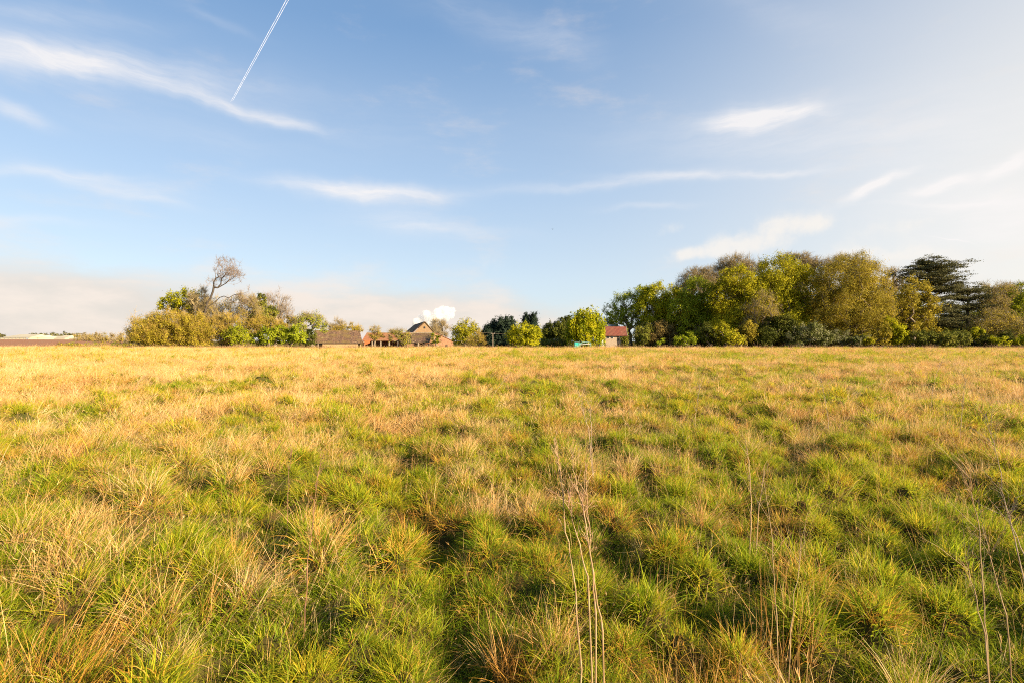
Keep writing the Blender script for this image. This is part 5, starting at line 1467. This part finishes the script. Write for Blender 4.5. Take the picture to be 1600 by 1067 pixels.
def stem_plant(kind, label, cat, stems, mat, r0=.006, group=None, branches=0, bl=.12, seed=0, d0=2.4, heads=0):
    """stems: lists of (px, py, depth) way points, first one at the ground"""
    g = np.random.default_rng(seed)
    f = stems[0][0]; b = ray(*f); b.z = ghs(b.x, b.y)
    root = tag(empty(kind, b), label, cat, group)
    for st in stems:
        W_pts = [ray(*q) for q in st]
        W_pts[0].z = ghs(W_pts[0].x, W_pts[0].y) - .05
        pts = []
        for a, c in zip(W_pts[:-1], W_pts[1:]):
            for j in range(4): pts.append(a.lerp(c, j / 4) + Vector(g.normal(0, .003, 3)))
        pts.append(W_pts[-1])
        n = len(pts); pts = [p - b for p in pts]
        rr = [r0 * (1 - .72 * k / (n - 1)) * (1.0 + .25 * (k % 4 == 0)) for k in range(n)]
        s_ = MB().tube(pts, rr, 7).build('stem', mat, root)
        if branches:
            m = MB()
            for q in range(branches):
                k = int(n * g.uniform(.5, .97)); p = pts[min(k, n - 2)]
                up = (pts[min(k + 1, n - 1)] - p).normalized()
                d = (up * 1.2 + Vector(g.normal(0, .45, 3))).normalized(); L = bl * g.uniform(.5, 1.4)
                e = p + d * L; e2 = e + (d + Vector(g.normal(0, .3, 3))).normalized() * L * .6
                m.tube([p, e, e2], [r0 * .34, r0 * .24, r0 * .12], 4)
                if heads:
                    for _ in range(heads):
                        d2 = (d + Vector(g.normal(0, .5, 3))).normalized(); q0 = p.lerp(e2, g.uniform(.3, 1))
                        m.tube([q0, q0 + d2 * L * .35], [r0 * .2, r0 * .14], 4)
            m.build('side_shoots', mat, s_)
    return root

GD = 'tall dead plant stems in the meadow'
stem_plant('dead_weed_plant', 'three tall pale dead stems standing together just right of centre in front', 'dead stems',
           [[(912, 1085, 2.15), (903, 980, 2.2), (896, 900, 2.22), (886, 830, 2.25), (876, 740, 2.28), (868, 690, 2.3)],
            [(934, 1085, 2.1), (930, 960, 2.13), (926, 880, 2.17), (912, 800, 2.2), (898, 745, 2.25), (893, 700, 2.3)],
            [(948, 1085, 2.12), (942, 985, 2.15), (928, 905, 2.2), (921, 850, 2.22), (917, 790, 2.25), (914, 720, 2.28)],
            [(930, 1000, 2.2), (918, 900, 2.25), (905, 850, 2.28), (892, 800, 2.3), (887, 780, 2.33)]],
           m_stem, .0040, GD, branches=14, bl=.06, seed=3, heads=3)
stem_plant('dead_weed_plant', 'grey forked weed standing above the far turf right of centre', 'dead stems',
           [[(928, 690, 6.0), (920, 672, 6.0), (912, 648, 6.0), (905, 612, 6.0)], [(928, 690, 6.0), (924, 662, 6.1), (921, 640, 6.1)]], m_grey_stem, .0045, GD, branches=8, bl=.14, seed=4, heads=1)
stem_plant('dock_stem', 'red brown seed-covered dock stem left of centre', 'dock stem',
           [[(474, 960, 3.1), (480, 890, 3.12), (488, 820, 3.16), (497, 745, 3.2), (505, 708, 3.22)]], m_dock, .0035, GD, branches=26, bl=.035, seed=5, heads=4)
stem_plant('dock_stem', 'thin dark dock stem standing behind the red brown one', 'dock stem',
           [[(447, 800, 4.4), (450, 770, 4.4), (452, 735, 4.4), (456, 700, 4.4)]], m_dock, .0032, GD, branches=14, bl=.04, seed=6, heads=3)
stem_plant('dead_weed_plant', 'kinked pale stems near the bottom right corner, joined low down', 'dead stems',
           [[(1560, 1085, 2.3), (1542, 1020, 2.32), (1536, 920, 2.38), (1532, 830, 2.42), (1520, 770, 2.45), (1516, 740, 2.45)],
            [(1556, 1085, 2.25), (1538, 990, 2.3), (1522, 920, 2.35), (1508, 860, 2.4)],
            [(1590, 1060, 2.4), (1572, 960, 2.4), (1550, 880, 2.45), (1534, 820, 2.5)]], m_stem, .0032, GD, branches=10, bl=.13, seed=7, heads=1)
stem_plant('dead_weed_plant', 'thin brown stem leaning right at the right edge of the view', 'dead stems',
           [[(1650, 1000, 2.6), (1610, 890, 2.65), (1580, 820, 2.7), (1562, 760, 2.75)], [(1640, 980, 2.7), (1590, 860, 2.72), (1571, 790, 2.8)]], m_grey_stem, .0038, GD, branches=7, bl=.12, seed=8, heads=1)
stem_plant('dead_weed_plant', 'straight thin pair of stems between the tall trio and the lower right stems', 'dead stems',
           [[(1218, 1085, 2.3), (1214, 960, 2.35), (1206, 840, 2.4), (1192, 740, 2.5)], [(1226, 1080, 2.3), (1236, 980, 2.35), (1248, 880, 2.4), (1262, 800, 2.45)]], m_stem, .0024, GD, branches=7, bl=.10, seed=10)
stem_plant('dead_weed_plant', 'slender stem between the bronze clump and the thin pair', 'dead stems',
           [[(1170, 860, 3.9), (1174, 800, 3.9), (1172, 740, 3.95), (1168, 700, 4.0)], [(1180, 860, 3.9), (1186, 790, 3.95), (1195, 730, 4.0)]], m_stem, .005, GD, branches=8, bl=.12, seed=12)
for k, (px, py, d, h, lean, lab) in enumerate([(640, 592, 17, .9, .2, 'small brown weed in the distant straw left of centre'), (1085, 628, 9.5, 1.0, .1, 'twiggy brown weed in the middle distance at the right'),
                                        (1296, 640, 9, 1.1, -.15, 'tall twiggy weed right of the twiggy brown one'), (1500, 640, 8.5, 1.1, .1, 'branching brown weed near the right edge, middle distance'),
                                        (1455, 615, 12, 1.0, .2, 'faint brown weed behind the branching one at the right'), (1568, 700, 5.5, .95, -.2, 'twiggy dark weed close to the right edge'),
                                        (770, 602, 15, .8, .5, 'leaning brown weed near the centre of the far meadow'), (200, 610, 13, .8, .45, 'leaning brown weed in the far straw at the left')]):
    x = (px - 800) / 800 * d; z = ghs(x, d)
    b0 = 533.5 + (CAM_H - z) / d * 800
    t0 = 533.5 + (CAM_H - z - h) / d * 800
    stem_plant('dead_weed', lab, 'weed', [[(px, b0, d), (px + lean * 120 / d, (b0 * 2 + t0) / 3, d), (px + lean * 420 / d, (b0 + t0 * 2) / 3, d + .05), (px + lean * 800 / d, t0, d + .1)]],
               m_grey_stem, .0045, 'twiggy dead weeds scattered over the meadow', branches=16, bl=.20, seed=30 + k, heads=1)

# bronze clumps --------------------------------------------------------------------
def clump(name, label, px, d, n, Rr, L, width, spread, curl, lean, mat, seed, kink=.05, seg=6):
    v, q, a = tuft(n, Rr, L, width, spread, curl, lean, seg, seed, kink=kink)
    x = (px - 800) / 800 * d
    ob = obj(name, npmesh(name, v, q, mat, a, smooth=True)); ob.location = (x, d, ghs(x, d))
    return tag(ob, label, 'grass clump', 'rusty clumps of dead grass in the foreground')
clump('dead_grass_clump', 'large rusty orange clump of dead grass at the bottom, right of the three tall stems', 1050, 2.05, 380, .20, (.16, .42), .0032, .30, .35, (.12, .05), m_thatch, 61, .09)
clump('dead_grass_clump', 'pale broken straws folded over the large rusty clump', 1065, 2.15, 90, .16, (.40, .62), .0045, .22, 1.1, (.16, 0), m_straw, 62, .14)
clump('dead_grass_clump', 'yellow bronze tussock leaning right, left of the three tall stems', 822, 2.75, 300, .15, (.12, .32), .0036, .42, .8, (.28, 0), m_thatch, 63, .05)
clump('dead_grass_clump', 'dry straw standing out of the bronze tussock', 812, 2.80, 90, .15, (.30, .50), .0036, .30, .5, (.30, 0), m_straw, 64, .05)
clump('dead_grass_clump', 'orange clump between the bottom centre and the right edge', 1175, 2.25, 220, .22, (.16, .40), .0034, .30, .5, (.05, 0), m_thatch, 65, .07)
clump('dead_grass_clump', 'tall sheaf of pale straw standing right of the rusty clump', 1225, 2.9, 60, .16, (.30, .70), .0034, .16, .12, (.04, 0), m_straw, 66, .05)
clump('dead_grass_clump', 'tall straws leaning right in the bottom left corner', 60, 2.6, 110, .34, (.30, .66), .0034, .22, .35, (.42, 0), m_straw, 67, .03)
clump('dead_grass_clump', 'orange dead grass at the foot of the bottom left straws', 40, 2.3, 380, .34, (.20, .45), .0042, .4, .6, (.30, 0), m_thatch, 68, .05)
clump('dead_grass_clump', 'slanting sheaf of pale straw between the bottom left corner and the centre', 345, 3.3, 60, .16, (.30, .66), .0034, .20, .2, (.48, 0), m_straw, 69, .03)
clump('dead_grass_clump', 'bronze tuft beside the deep hollow left of centre', 655, 5.0, 240, .20, (.16, .40), .0046, .3, .6, (.10, 0), m_thatch, 70, .05)
